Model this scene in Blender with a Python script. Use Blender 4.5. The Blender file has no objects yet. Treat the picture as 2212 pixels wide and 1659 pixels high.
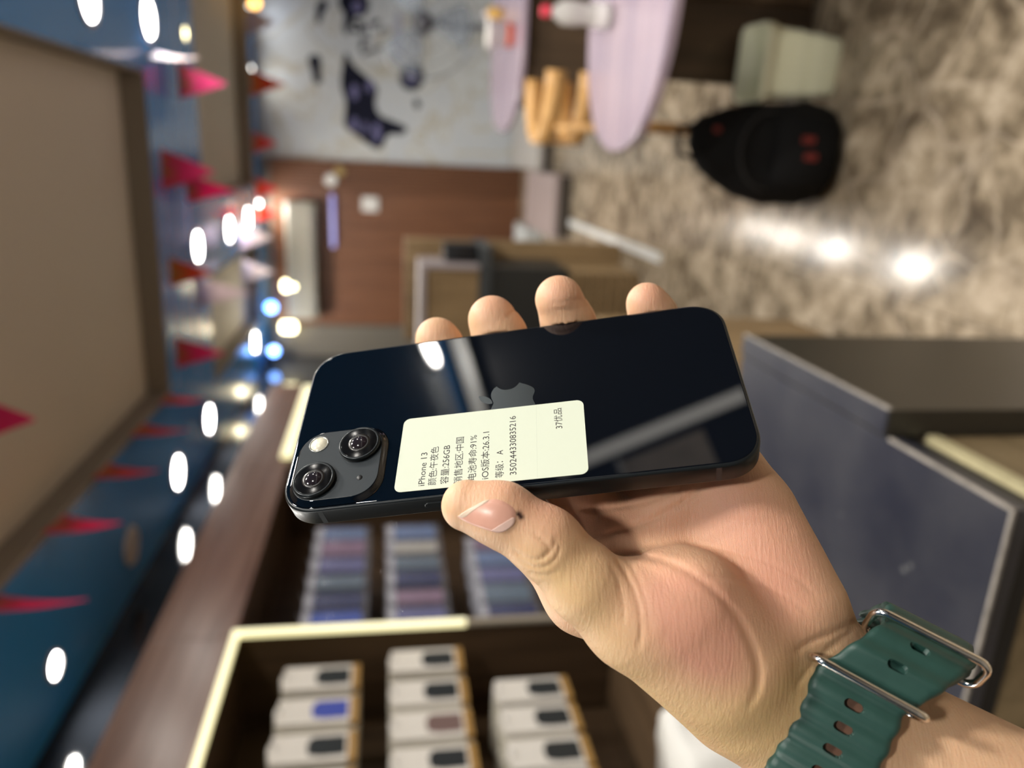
import bpy, bmesh, math, random
import numpy as np
from mathutils import Vector, Matrix
from mathutils.bvhtree import BVHTree

random.seed(7)
rng = np.random.default_rng(7)
scene = bpy.context.scene
COL = scene.collection

# ------------------------------------------------------------------ camera, world, exposure
FPX = 1662.0                       # focal length in pixels of the 2212 x 1659 frame
PSI, PIT, EYE = math.radians(16.8), math.radians(9.43), 1.45
FW = np.array([-math.sin(PSI) * math.cos(PIT), math.cos(PSI) * math.cos(PIT), -math.sin(PIT)])
RI = np.array([math.cos(PSI), math.sin(PSI), 0.0])
UP = np.cross(RI, FW)
EYEP = np.array([0, 0, EYE])
IR, ID = -UP, -RI                  # the photo is turned: its right is down, its bottom is left

cam = bpy.data.cameras.new('camera')
camo = bpy.data.objects.new('camera', cam)
COL.objects.link(camo)
m = Matrix.Identity(4)
for i in range(3):
    m[i][0], m[i][1], m[i][2], m[i][3] = IR[i], -ID[i], -FW[i], EYEP[i]
camo.matrix_world = m
cam.sensor_fit = 'HORIZONTAL'
cam.sensor_width = 36.0
cam.lens = 36.0 * FPX / 2212.0
cam.clip_start = 0.02
cam.dof.use_dof = True
cam.dof.focus_distance = 0.238
cam.dof.aperture_fstop = 6.6
scene.camera = camo

world = bpy.data.worlds.new('world')
scene.world = world
world.use_nodes = True
world.node_tree.nodes['Background'].inputs[0].default_value = (0.9, 0.93, 1.0, 1)
world.node_tree.nodes['Background'].inputs[1].default_value = 0.05
vs = scene.view_settings
vs.view_transform = 'Standard'
vs.look = 'None'
vs.gamma = 1.0
vs.use_curve_mapping = False
vs.exposure = 0.24

if hasattr(scene, 'cycles'):
    scene.cycles.max_bounces = 5
    scene.cycles.diffuse_bounces = 3
    scene.cycles.glossy_bounces = 3
    scene.cycles.transmission_bounces = 3
    scene.cycles.transparent_max_bounces = 6
    scene.cycles.adaptive_threshold = 0.05
    scene.cycles.caustics_reflective = False
    scene.cycles.caustics_refractive = False

LAMP_W = 12.0                      # watts of one ceiling downlight

NEAR_W = 15.0                      # the brighter ones over the counter side, behind the camera

# ------------------------------------------------------------------ materials
def new_mat(name):
    mt = bpy.data.materials.new(name)
    mt.use_nodes = True
    nt = mt.node_tree
    return mt, nt, nt.nodes['Principled BSDF']

def flat(name, col, rough=0.5, metal=0.0, coat=0.0, spec=0.5, emis=None, es=0.0, trans=0.0, alpha=1.0, noise=0.0, nscale=20.0, ior=1.45):
    mt, nt, b = new_mat(name)
    b.inputs['Base Color'].default_value = (*col, 1)
    b.inputs['Roughness'].default_value = rough
    b.inputs['Metallic'].default_value = metal
    b.inputs['Coat Weight'].default_value = coat
    b.inputs['Specular IOR Level'].default_value = spec
    b.inputs['IOR'].default_value = ior
    b.inputs['Transmission Weight'].default_value = trans
    b.inputs['Alpha'].default_value = alpha
    if emis:
        b.inputs['Emission Color'].default_value = (*emis, 1)
        b.inputs['Emission Strength'].default_value = es
    if noise > 0:
        tc = nt.nodes.new('ShaderNodeTexCoord')
        nz = nt.nodes.new('ShaderNodeTexNoise')
        nz.inputs['Scale'].default_value = nscale
        nz.inputs['Detail'].default_value = 5
        nt.links.new(tc.outputs['Object'], nz.inputs['Vector'])
        mx = nt.nodes.new('ShaderNodeMix')
        mx.data_type = 'RGBA'
        mx.inputs[6].default_value = (*[c * (1 - noise) for c in col], 1)
        mx.inputs[7].default_value = (*[min(1, c * (1 + noise)) for c in col], 1)
        nt.links.new(nz.outputs['Fac'], mx.inputs[0])
        nt.links.new(mx.outputs[2], b.inputs['Base Color'])
    return mt

def wood(name, c1, c2, axis=1, scale=7.0, rough=0.4, coat=0.0, stretch=14.0):
    mt, nt, b = new_mat(name)
    tc = nt.nodes.new('ShaderNodeTexCoord')
    mp = nt.nodes.new('ShaderNodeMapping')
    sc = [scale * stretch / 3] * 3
    sc[axis] = scale / 4
    mp.inputs['Scale'].default_value = sc
    nz = nt.nodes.new('ShaderNodeTexNoise')
    nz.inputs['Scale'].default_value = 1.0
    nz.inputs['Detail'].default_value = 6
    nz.inputs['Distortion'].default_value = 0.6
    nt.links.new(tc.outputs['Object'], mp.inputs['Vector'])
    nt.links.new(mp.outputs['Vector'], nz.inputs['Vector'])
    cr = nt.nodes.new('ShaderNodeValToRGB')
    cr.color_ramp.elements[0].position = 0.3
    cr.color_ramp.elements[0].color = (*c1, 1)
    cr.color_ramp.elements[1].position = 0.7
    cr.color_ramp.elements[1].color = (*c2, 1)
    nt.links.new(nz.outputs['Fac'], cr.inputs['Fac'])
    nt.links.new(cr.outputs['Color'], b.inputs['Base Color'])
    b.inputs['Roughness'].default_value = rough
    b.inputs['Coat Weight'].default_value = coat
    bp = nt.nodes.new('ShaderNodeBump')
    bp.inputs['Strength'].default_value = 0.08
    nt.links.new(nz.outputs['Fac'], bp.inputs['Height'])
    nt.links.new(bp.outputs['Normal'], b.inputs['Normal'])
    return mt

def marble_floor():
    mt, nt, b = new_mat('brown_marble')
    N, L = nt.nodes.new, nt.links.new
    geo = N('ShaderNodeNewGeometry')
    warp = N('ShaderNodeTexNoise'); warp.inputs['Scale'].default_value = 5.0; warp.inputs['Detail'].default_value = 4
    L(geo.outputs['Position'], warp.inputs['Vector'])
    mixv = N('ShaderNodeMix'); mixv.data_type = 'VECTOR'; mixv.inputs[0].default_value = 0.12
    L(geo.outputs['Position'], mixv.inputs[4]); L(warp.outputs['Color'], mixv.inputs[5])
    n1 = N('ShaderNodeTexNoise'); n1.inputs['Scale'].default_value = 9; n1.inputs['Detail'].default_value = 9; n1.inputs['Roughness'].default_value = 0.68
    L(mixv.outputs[1], n1.inputs['Vector'])
    cr = N('ShaderNodeValToRGB')
    e = cr.color_ramp.elements
    e[0].position = 0.34; e[0].color = (0.075, 0.056, 0.037, 1)
    e[1].position = 0.68; e[1].color = (0.56, 0.47, 0.36, 1)
    k = e.new(0.47); k.color = (0.21, 0.165, 0.112, 1)
    k = e.new(0.56); k.color = (0.36, 0.29, 0.205, 1)
    L(n1.outputs['Fac'], cr.inputs['Fac'])
    vo = N('ShaderNodeTexVoronoi'); vo.feature = 'DISTANCE_TO_EDGE'; vo.inputs['Scale'].default_value = 5.5
    L(mixv.outputs[1], vo.inputs['Vector'])
    vr = N('ShaderNodeValToRGB')
    vr.color_ramp.elements[0].position = 0.0; vr.color_ramp.elements[0].color = (1, 1, 1, 1)
    vr.color_ramp.elements[1].position = 0.045; vr.color_ramp.elements[1].color = (0, 0, 0, 1)
    L(vo.outputs['Distance'], vr.inputs['Fac'])
    n2 = N('ShaderNodeTexNoise'); n2.inputs['Scale'].default_value = 6.0
    L(geo.outputs['Position'], n2.inputs['Vector'])
    mul = N('ShaderNodeMath'); mul.operation = 'MULTIPLY'; mul.use_clamp = True
    L(vr.outputs['Color'], mul.inputs[0]); L(n2.outputs['Fac'], mul.inputs[1])
    mx = N('ShaderNodeMix'); mx.data_type = 'RGBA'; mx.inputs[7].default_value = (0.52, 0.43, 0.33, 1)
    L(mul.outputs[0], mx.inputs[0]); L(cr.outputs['Color'], mx.inputs[6])
    L(mx.outputs[2], b.inputs['Base Color'])
    b.inputs['Roughness'].default_value = 0.15
    b.inputs['Specular IOR Level'].default_value = 0.3
    return mt

def marble_white():
    mt, nt, b = new_mat('white_marble')
    N, L = nt.nodes.new, nt.links.new
    geo = N('ShaderNodeNewGeometry')
    n1 = N('ShaderNodeTexNoise'); n1.inputs['Scale'].default_value = 1.8; n1.inputs['Detail'].default_value = 6; n1.inputs['Distortion'].default_value = 1.4
    L(geo.outputs['Position'], n1.inputs['Vector'])
    cr = N('ShaderNodeValToRGB')
    e = cr.color_ramp.elements
    e[0].position = 0.40; e[0].color = (0.54, 0.57, 0.60, 1)
    e[1].position = 0.62; e[1].color = (0.60, 0.62, 0.62, 1)
    k = e.new(0.53); k.color = (0.47, 0.44, 0.36, 1)
    k = e.new(0.50); k.color = (0.57, 0.59, 0.60, 1)
    k = e.new(0.56); k.color = (0.58, 0.60, 0.60, 1)
    L(n1.outputs['Fac'], cr.inputs['Fac'])
    L(cr.outputs['Color'], b.inputs['Base Color'])
    b.inputs['Roughness'].default_value = 0.42
    return mt

M = {}
M['blue'] = flat('blue_lacquer', (0.03, 0.27, 0.74), 0.22, coat=0.3)
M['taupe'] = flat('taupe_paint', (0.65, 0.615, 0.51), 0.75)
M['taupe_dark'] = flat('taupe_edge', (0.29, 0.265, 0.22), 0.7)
M['black_gloss'] = flat('black_gloss_panel', (0.012, 0.014, 0.018), 0.07)
M['header_wood'] = wood('header_wood', (0.13, 0.062, 0.042), (0.25, 0.14, 0.10), 1, 6, 0.24)
M['dark_wood'] = wood('dark_wood', (0.045, 0.026, 0.013), (0.11, 0.065, 0.034), 2, 6, 0.5)
M['shelf_wood'] = wood('shelf_wood', (0.085, 0.052, 0.028), (0.19, 0.12, 0.066), 1, 6, 0.45)
M['red_wood'] = wood('red_brown_wood', (0.125, 0.05, 0.024), (0.20, 0.085, 0.04), 2, 5, 0.4)
M['oak'] = wood('oak_wood', (0.19, 0.12, 0.055), (0.36, 0.245, 0.125), 2, 8, 0.5)
M['orange_wood'] = wood('bent_orange_wood', (0.50, 0.27, 0.09), (0.66, 0.38, 0.14), 0, 6, 0.4)
M['table_top'] = wood('pale_lilac_table_top', (0.24, 0.19, 0.25), (0.36, 0.28, 0.32), 0, 4, 0.26)
M['table_base'] = wood('table_base_wood', (0.045, 0.027, 0.014), (0.10, 0.062, 0.034), 2, 5, 0.5)
M['floor'] = marble_floor()
M['marble'] = marble_white()
M['grout'] = flat('grout', (0.16, 0.12, 0.08), 0.7)
M['lamp'] = flat('lamp_glow', (1, 1, 1), 0.5, emis=(1.0, 0.97, 0.90), es=28)
M['lamp_warm'] = flat('lamp_glow_warm', (1, 1, 1), 0.5, emis=(1.0, 0.88, 0.5), es=10)
M['lamp_blue'] = flat('lamp_glow_blue', (1, 1, 1), 0.5, emis=(0.10, 0.33, 1.0), es=9)
M['lamp_orange'] = flat('lamp_glow_orange', (1, 1, 1), 0.5, emis=(1.0, 0.5, 0.08), es=4)
M['lamp_far'] = flat('lamp_glow_far', (1, 1, 1), 0.5, emis=(1.0, 0.97, 0.90), es=7)
M['lamp_off'] = flat('lamp_off', (0.55, 0.55, 0.55), 0.4)
M['led'] = flat('led_strip_glow', (1, 1, 1), 0.5, emis=(1.0, 0.90, 0.40), es=0.85)
M['led_off'] = flat('led_strip_cover', (0.42, 0.37, 0.30), 0.4)
M['steel'] = flat('brushed_steel', (0.7, 0.7, 0.7), 0.28, metal=1.0)
M['grey_rail'] = flat('grey_rail', (0.24, 0.22, 0.21), 0.4)
M['white_plastic'] = flat('white_plastic', (0.72, 0.71, 0.68), 0.4)
M['cream'] = flat('cream_panel', (0.30, 0.285, 0.23), 0.4)
M['black'] = flat('black_matte', (0.01, 0.01, 0.011), 0.5)

# ------------------------------------------------------------------ mesh helpers
def obj(name, bm, mat, parent=None, smooth=False):
    me = bpy.data.meshes.new(name)
    bmesh.ops.recalc_face_normals(bm, faces=bm.faces)
    bm.to_mesh(me)
    bm.free()
    if mat is not None:
        me.materials.append(M[mat] if isinstance(mat, str) else mat)
    if smooth:
        for p in me.polygons:
            p.use_smooth = True
    o = bpy.data.objects.new(name, me)
    COL.objects.link(o)
    if parent is not None:
        o.parent = parent
        o.matrix_parent_inverse = parent.matrix_world.inverted()
    return o

def tag(o, label, cat, group=None):
    o['label'] = label
    o['category'] = cat
    if group:
        o['group'] = group
    return o

def struct(o):
    o['kind'] = 'structure'
    return o

def thing(name, label, cat, loc=(0, 0, 0), rotz=0.0, group=None):
    o = bpy.data.objects.new(name, None)
    COL.objects.link(o)
    o.empty_display_size = 0.05
    o.matrix_world = Matrix.Translation(loc) @ Matrix.Rotation(rotz, 4, 'Z')
    return tag(o, label, cat, group)

def child(parent, name, bm, mat, smooth=False):
    """mesh given in the local space of its parent"""
    me = bpy.data.meshes.new(name)
    bmesh.ops.recalc_face_normals(bm, faces=bm.faces)
    bm.to_mesh(me)
    bm.free()
    if mat is not None:
        me.materials.append(M[mat] if isinstance(mat, str) else mat)
    if smooth:
        for p in me.polygons:
            p.use_smooth = True
    o = bpy.data.objects.new(name, me)
    COL.objects.link(o)
    o.parent = parent
    return o

def share(parent, src, loc=(0, 0, 0), name=None, mat=None):
    o = src.copy()
    COL.objects.link(o)
    o.parent = parent
    o.location = loc
    return o

def box(bm, x0, x1, y0, y1, z0, z1, bev=0.0):
    vs_ = [bm.verts.new(p) for p in ((x0, y0, z0), (x1, y0, z0), (x1, y1, z0), (x0, y1, z0), (x0, y0, z1), (x1, y0, z1), (x1, y1, z1), (x0, y1, z1))]
    fs = [bm.faces.new([vs_[i] for i in q]) for q in ((3, 2, 1, 0), (4, 5, 6, 7), (0, 1, 5, 4), (1, 2, 6, 5), (2, 3, 7, 6), (3, 0, 4, 7))]
    if bev > 0:
        es = list({e for f in fs for e in f.edges})
        bmesh.ops.bevel(bm, geom=es, offset=bev, segments=2, profile=0.6, affect='EDGES')
    return bm

def bbox(x0, x1, y0, y1, z0, z1, bev=0.0):
    return box(bmesh.new(), x0, x1, y0, y1, z0, z1, bev)

def lathe(prof, seg=32, bm=None, center=(0, 0, 0), arc=2 * math.pi):
    bm = bm or bmesh.new()
    rings = []
    for r, z in prof:
        rings.append([bm.verts.new((center[0] + r * math.cos(2 * math.pi * i / seg), center[1] + r * math.sin(2 * math.pi * i / seg), center[2] + z)) for i in range(seg)])
    for a, b in zip(rings, rings[1:]):
        for i in range(seg):
            j = (i + 1) % seg
            bm.faces.new((a[i], a[j], b[j], b[i]))
    if prof[0][0] > 1e-6:
        bm.faces.new(rings[0][::-1])
    if prof[-1][0] > 1e-6:
        bm.faces.new(rings[-1])
    bmesh.ops.remove_doubles(bm, verts=bm.verts, dist=1e-6)
    return bm

def tube(pts, r, seg=10, bm=None, closed=False):
    bm = bm or bmesh.new()
    pts = [Vector(p) for p in pts]
    n = len(pts)
    rr = r if hasattr(r, '__len__') else [r] * n
    rings = []
    prev = None
    for i, p in enumerate(pts):
        if closed:
            t = (pts[(i + 1) % n] - pts[(i - 1) % n]).normalized()
        else:
            t = (pts[min(i + 1, n - 1)] - pts[max(i - 1, 0)]).normalized()
        if prev is None:
            u = t.orthogonal().normalized()
        else:
            u = (prev - t * prev.dot(t)).normalized()
        prev = u
        v = t.cross(u)
        rings.append([bm.verts.new(p + (u * math.cos(2 * math.pi * k / seg) + v * math.sin(2 * math.pi * k / seg)) * rr[i]) for k in range(seg)])
    m_ = n if closed else n - 1
    for i in range(m_):
        a, b = rings[i], rings[(i + 1) % n]
        for k in range(seg):
            j = (k + 1) % seg
            bm.faces.new((a[k], a[j], b[j], b[k]))
    if not closed:
        bm.faces.new(rings[0][::-1])
        bm.faces.new(rings[-1])
    return bm

def rrect(w, h, r, seg=8, n=2.0):
    pts = []
    for cx, cy, a0 in ((w / 2 - r, h / 2 - r, 0), (-w / 2 + r, h / 2 - r, 90), (-w / 2 + r, -h / 2 + r, 180), (w / 2 - r, -h / 2 + r, 270)):
        for i in range(seg + 1):
            a = math.radians(a0 + 90 * i / seg)
            c, s = math.cos(a), math.sin(a)
            pts.append((cx + r * math.copysign(abs(c) ** (2 / n), c), cy + r * math.copysign(abs(s) ** (2 / n), s)))
    return pts

def loft(loops, bm=None, cap0=True, cap1=True):
    bm = bm or bmesh.new()
    rings = [[bm.verts.new(p) for p in lp] for lp in loops]
    n = len(rings[0])
    for a, b in zip(rings, rings[1:]):
        for i in range(n):
            j = (i + 1) % n
            bm.faces.new((a[i], a[j], b[j], b[i]))
    if cap0:
        bm.faces.new(rings[0][::-1])
    if cap1:
        bm.faces.new(rings[-1])
    return bm

def prism(poly, z0, z1, bm=None):
    return loft([[(x, y, z0) for x, y in poly], [(x, y, z1) for x, y in poly]], bm)

def copy_tree(root, loc, label=None, rot=None):
    r = root.copy()
    COL.objects.link(r)
    r.location = loc
    if rot is not None:
        r.rotation_euler = rot
    if label:
        r['label'] = label
    for ch in list(root.children):
        c = ch.copy()
        COL.objects.link(c)
        c.parent = r
        for g in ch.children:
            d = g.copy()
            COL.objects.link(d)
            d.parent = c
    return r

# ------------------------------------------------------------------ the room
ZC = 2.70
XL, XR, YB, YF = -2.2, 3.8, -2.6, 8.42

fl = struct(obj('floor', bbox(XL - 0.1, XR + 0.1, YB - 0.1, YF + 0.1, -0.1, -0.012), 'grout'))
T = 0.80
tile = None
for i in range(-3, 6):
    for j in range(-4, 12):
        x0, y0 = -0.352 + i * T, -0.03 + j * T
        cx, cy = max(x0, XL), max(y0, YB)
        ex, ey = min(x0 + T, XR), min(y0 + T, YF)
        if ex - cx < 0.05 or ey - cy < 0.05:
            continue
        if abs(ex - cx - T) < 1e-6 and abs(ey - cy - T) < 1e-6 and tile is not None:
            t = share(fl, tile, (x0, y0, 0))
        else:
            t = child(fl, 'floor_tile', bbox(0.0012, ex - cx - 0.0012, 0.0012, ey - cy - 0.0012, -0.012, 0.0), 'floor')
            t.location = (cx, cy, 0)
            if abs(ex - cx - T) < 1e-6 and abs(ey - cy - T) < 1e-6:
                tile = t

# ceiling slab with three recessed trays
XS = [XL, -1.75, -1.46, -0.95, -0.40, 0.335, 1.40, XR]
YS = [YB, 0.2, 4.62, 5.80, 8.05, YF + 0.1]
def is_tray(xm, ym):
    if -1.46 < xm < 0.335 and 0.2 < ym < 4.62: return True
    if -0.40 < xm < 1.40 and 5.80 < ym < 8.05: return True
    if -1.75 < xm < -0.95 and 5.80 < ym < 8.05: return True
    return False
bm = bmesh.new()
for xa, xb in zip(XS, XS[1:]):
    for ya, yb in zip(YS, YS[1:]):
        if not is_tray((xa + xb) / 2, (ya + yb) / 2):
            box(bm, xa, xb, ya, yb, ZC, ZC + 0.13)
ceil = struct(obj('ceiling', bm, 'blue'))
for (xa, xb, ya, yb) in ((-1.46, 0.335, 0.2, 4.62), (-0.40, 1.40, 5.80, 8.05), (-1.75, -0.95, 5.80, 8.05)):
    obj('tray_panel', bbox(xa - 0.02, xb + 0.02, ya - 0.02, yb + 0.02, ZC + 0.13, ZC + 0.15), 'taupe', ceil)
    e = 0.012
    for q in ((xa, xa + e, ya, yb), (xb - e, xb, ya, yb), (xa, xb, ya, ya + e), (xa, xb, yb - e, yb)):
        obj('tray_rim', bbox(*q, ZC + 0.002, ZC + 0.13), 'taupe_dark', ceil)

struct(obj('wall_left', bbox(XL - 0.1, XL, YB, YF, 0, ZC), 'black_gloss'))
struct(obj('wall_back', bbox(XL, XR, YB - 0.1, YB, 0, ZC), flat('back_wall_paint', (0.38, 0.36, 0.33), 0.7)))
struct(obj('wall_right', bbox(XR, XR + 0.1, YB, YF, 0, ZC), flat('right_wall_paint', (0.02, 0.021, 0.024), 0.5)))

rw = thing('wall_cornice', 'lit pale cornice along the top of the dark side wall', 'cornice', (3.75, 2.0, 2.56))
obj('cornice_board', bbox(3.70, 3.799, -2.5, 5.5, 2.545, 2.56), 'white_plastic', rw)
obj('cove_light', bbox(3.76, 3.799, -2.5, 5.5, 2.561, 2.66), flat('cove_glow', (1, 1, 1), 0.5, emis=(1.0, 0.93, 0.78), es=2.2), rw)
ls = thing('light_column', 'slim vertical light column on the dark side wall', 'light', (3.77, 1.12, 1.2))
obj('housing', bbox(3.775, 3.799, 1.08, 1.17, 1.20, 2.30, 0.004), 'steel', ls)
obj('diffuser', bbox(3.770, 3.775, 1.09, 1.16, 1.21, 2.29), flat('column_glow', (1, 1, 1), 0.5, emis=(1.0, 0.95, 0.85), es=1.2), ls)
ps = thing('wall_poster', 'pale framed poster on the dark side wall', 'poster', (3.79, 0.9, 1.5))
obj('sheet', bbox(3.788, 3.799, 0.72, 1.04, 1.48, 1.95), flat('poster_paper', (0.72, 0.62, 0.52), 0.5, noise=0.3, nscale=8), ps)
obj('frame', bbox(3.786, 3.799, 0.70, 1.06, 1.95, 1.97), 'steel', ps)

# far wall: white marble on the right, red brown wood on the left
wf = struct(obj('wall_far', bbox(XL - 0.1, XR + 0.1, YF + 0.03, YF + 0.13, 0, ZC), flat('far_wall_paint', (0.30, 0.27, 0.23), 0.7)))
for i in range(5):
    x0 = -0.14 + i * 0.9
    obj('marble_slab', bbox(x0 + 0.001, min(x0 + 0.899, XR), YF - 0.01, YF + 0.03, 0.0, ZC), 'marble', wf)
xs = [-1.86, -1.50, -1.14, -0.78, -0.45]
for a, b in zip(xs, xs[1:]):
    obj('wood_panel', bbox(a + 0.002, b - 0.002, YF - 0.02, YF + 0.03, 0.0, 2.60), 'red_wood', wf)
for i in range(9):
    x0 = -0.45 + i * 0.0345
    obj('wood_slat', bbox(x0 + 0.004, x0 + 0.030, YF - 0.045, YF + 0.03, 0.0, 2.60), 'red_wood', wf)
obj('side_panel', bbox(XL, -1.862, YF - 0.06, YF + 0.03, 0, 2.62), flat('grey_brown_panel', (0.15, 0.135, 0.11), 0.35), wf)

# low plinth steps in front of the far wall
struct(obj('trim_1', bbox(-0.12, XR, 6.85, YF - 0.05, 0.0, 0.13, 0.006), flat('grey_stone', (0.42, 0.39, 0.36), 0.3, noise=0.15, nscale=6)))
struct(obj('trim_2', bbox(-0.62, -0.13, 6.05, 7.3, 0.0, 0.14, 0.006), flat('rose_grey_stone', (0.36, 0.29, 0.28), 0.3)))

for st_, (x0, x1, y0, zz) in ((bpy.data.objects['trim_1'], (-0.11, XR - 0.01, 6.842, 0.085)), (bpy.data.objects['trim_2'], (-0.61, -0.14, 6.042, 0.10))):
    obj('riser', bbox(x0, x1, y0, y0 + 0.007, 0.001, zz), flat('dark_riser', (0.06, 0.05, 0.042), 0.4), st_)
struct(obj('trim_3', bbox(-0.98, -0.64, 7.1, 7.75, 0.0, 0.16, 0.006), flat('pale_grey_block', (0.50, 0.52, 0.52), 0.35)))

# ------------------------------------------------------------------ ceiling downlights
def lamp_light(name, loc, power, size, col=(1, 0.95, 0.87), parent=None, spread=170):
    l = bpy.data.lights.new(name, 'AREA')
    l.shape = 'DISK'
    l.size = size
    l.energy = power
    l.color = col
    l.spread = math.radians(spread)
    o = bpy.data.objects.new(name, l)
    COL.objects.link(o)
    o.location = loc
    if parent is not None:
        o.parent = parent
    return o

ring_bm = lambda r=0.085: lathe([(r * 0.80, -0.004), (r * 0.82, -0.012), (r * 0.97, -0.012), (r, -0.006), (r, 0.0)], 28)
def downlight(x, y, label, mat='lamp', power=LAMP_W, r=0.12, group='round ceiling downlights', col=(1, 0.95, 0.87)):
    t = thing('ceiling_downlight', label, 'downlight', (x, y, ZC), 0, group)
    child(t, 'trim_ring', ring_bm(r), 'white_plastic', True)
    child(t, 'diffuser', lathe([(0.0001, -0.010), (r * 0.5, -0.0095), (r * 0.80, -0.006), (r * 0.80, -0.001)], 24), mat, True)
    if power > 0:
        lamp_light('lamp_light', (0, 0, -0.02), power, r * 1.5, col, t)
    return t

downlight(-1.955, 2.744, 'small bright downlight in the blue ceiling nearest the wooden header, lowest at left', power=LAMP_W, r=0.06)
downlight(-1.958, 3.694, 'unlit grey downlight in the blue ceiling between two lit ones', 'lamp_off', 0, 0.10)
downlight(-1.953, 4.605, 'large glowing downlight over the shelf header, nearer of the lit pair')
downlight(-1.925, 5.505, 'large glowing downlight over the shelf header, farther of the lit pair')
downlight(-1.87, 7.60, 'glowing downlight at the far end above the grey panel, beside the blue lamps')
for k, (x, y) in enumerate(((-0.693, 5.514), (-0.690, 6.64), (-0.680, 7.55), (-0.65, 8.22))):
    downlight(x, y, ['nearest and largest of the four downlights in the middle row', 'second of the four downlights in the middle row', 'third of the four downlights in the middle row', 'farthest of the four downlights in the middle row'][k], power=[12, 10, 7, 3][k])
downlight(0.605, 4.755, 'elongated glowing downlight right of the ceiling tray corner')
downlight(0.56, 3.86, 'glowing downlight cut off by the picture edge, right of the tray')
downlight(0.637, 5.56, 'small dim yellowish downlight right of the ceiling tray corner', 'lamp_warm', 2.0, 0.05)
downlight(0.60, 8.15, 'glowing downlight by the marble wall with an orange pennant beside it', 'lamp_far', power=1.0)
downlight(1.12, 8.15, 'glowing downlight by the marble wall with blue glow around it', 'lamp_far', power=1.0, col=(0.75, 0.85, 1))
for x, y in ((-1.955, 1.85), (-1.955, 0.93), (-1.955, 0.0), (-1.955, -0.95), (0.6, 2.95), (0.6, 2.05), (0.6, 1.15), (0.6, 0.2), (0.6, -0.75), (1.9, 0.2), (1.9, 2.05), (1.9, 3.9), (3.45, 1.96)):
    downlight(x, y, 'round ceiling downlight behind or beside the photographer, outside the picture', group='downlights outside the picture', power=(20.0 if (x, y) == (0.6, 1.15) else NEAR_W) if y < 1.5 else LAMP_W)

# coloured lamps on the far wall side
def globe(x, y, z, r, mat, label):
    t = thing('coloured_lamp', label, 'lamp', (x, y, z), 0, 'small coloured lamps near the far ceiling')
    child(t, 'bulb', lathe([(0.0001, -r), (r * 0.5, -r * 0.86), (r * 0.87, -r * 0.5), (r, 0), (r * 0.87, r * 0.5), (r * 0.5, r * 0.86), (r * 0.25, r)], 16), mat, True)
    child(t, 'stem', tube([(0, 0, r * 0.9), (0, 0, ZC - z)], 0.008, 8), 'steel')
globe(-1.60, 8.0, 2.585, 0.055, 'lamp_blue', 'small blue lamp above the cream panel, nearer the middle')
globe(-2.06, 8.0, 2.575, 0.050, 'lamp_blue', 'small blue lamp at the far left corner of the ceiling')
globe(1.21, 7.3, 2.66, 0.035, 'lamp_orange', 'orange lamp at the picture edge, left one')
globe(1.20, 7.9, 2.60, 0.05, 'lamp_orange', 'pale orange lamp at the picture edge, right one')
for (x, y, z, lb) in ((-1.42, 8.1, 2.42, 'warm glowing wall lamp at the end of the cream panel'), (-1.86, 8.1, 2.45, 'warm glowing wall lamp on the grey side panel')):
    t = thing('wall_lamp', lb, 'lamp', (x, YF - 0.06, z), 0, 'warm wall lamps')
    child(t, 'shade', lathe([(0.035, -0.075), (0.055, -0.06), (0.055, 0.06), (0.035, 0.075)], 20), 'lamp_warm', True).location = (0, -0.12, 0)
    child(t, 'bracket', bbox(-0.02, 0.02, -0.06, 0.0, -0.02, 0.02), 'steel')
    lamp_light('lamp_light', (0, -0.25, 0), 3.0, 0.1, (1, 0.88, 0.6), t).rotation_euler = (math.radians(-60), 0, 0)

# ------------------------------------------------------------------ pennants hung around the ceiling tray
pen_cols = {
    'pink': ((0.90, 0.05, 0.27), (0.62, 0.22, 0.07)),
    'red': ((0.85, 0.08, 0.10), (0.55, 0.20, 0.06)),
    'white': ((0.72, 0.62, 0.62), (0.45, 0.42, 0.62)),
    'orange': ((0.80, 0.13, 0.05), (0.62, 0.33, 0.08)),
}
def pennant_mat(key):
    c, c2 = pen_cols[key]
    mt, nt, b = new_mat('pennant_' + key)
    N, L = nt.nodes.new, nt.links.new
    tc = N('ShaderNodeTexCoord')
    nz = N('ShaderNodeTexNoise'); nz.inputs['Scale'].default_value = 26; nz.inputs['Detail'].default_value = 3
    L(tc.outputs['Object'], nz.inputs['Vector'])
    sep = N('ShaderNodeSeparateXYZ'); L(tc.outputs['Object'], sep.inputs[0])
    mr = N('ShaderNodeMapRange'); mr.inputs[1].default_value = -0.12; mr.inputs[2].default_value = -0.01
    L(sep.outputs['Z'], mr.inputs[0])
    ml = N('ShaderNodeMath'); ml.operation = 'MULTIPLY'; L(mr.outputs[0], ml.inputs[0])
    cr = N('ShaderNodeValToRGB'); cr.color_ramp.elements[0].position = 0.42; cr.color_ramp.elements[1].position = 0.55
    L(nz.outputs['Fac'], cr.inputs['Fac']); L(cr.outputs['Color'], ml.inputs[1])
    mx = N('ShaderNodeMix'); mx.data_type = 'RGBA'
    mx.inputs[6].default_value = (*c, 1); mx.inputs[7].default_value = (*c2, 1)
    L(ml.outputs[0], mx.inputs[0]); L(mx.outputs[2], b.inputs['Base Color'])
    b.inputs['Roughness'].default_value = 0.55
    tr = N('ShaderNodeBsdfTranslucent'); L(mx.outputs[2], tr.inputs['Color'])
    ms = N('ShaderNodeMixShader'); ms.inputs[0].default_value = 0.45
    L(b.outputs[0], ms.inputs[1]); L(tr.outputs[0], ms.inputs[2])
    L(ms.outputs[0], nt.nodes['Material Output'].inputs['Surface'])
    return mt
PM = {k: pennant_mat(k) for k in pen_cols}
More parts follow.
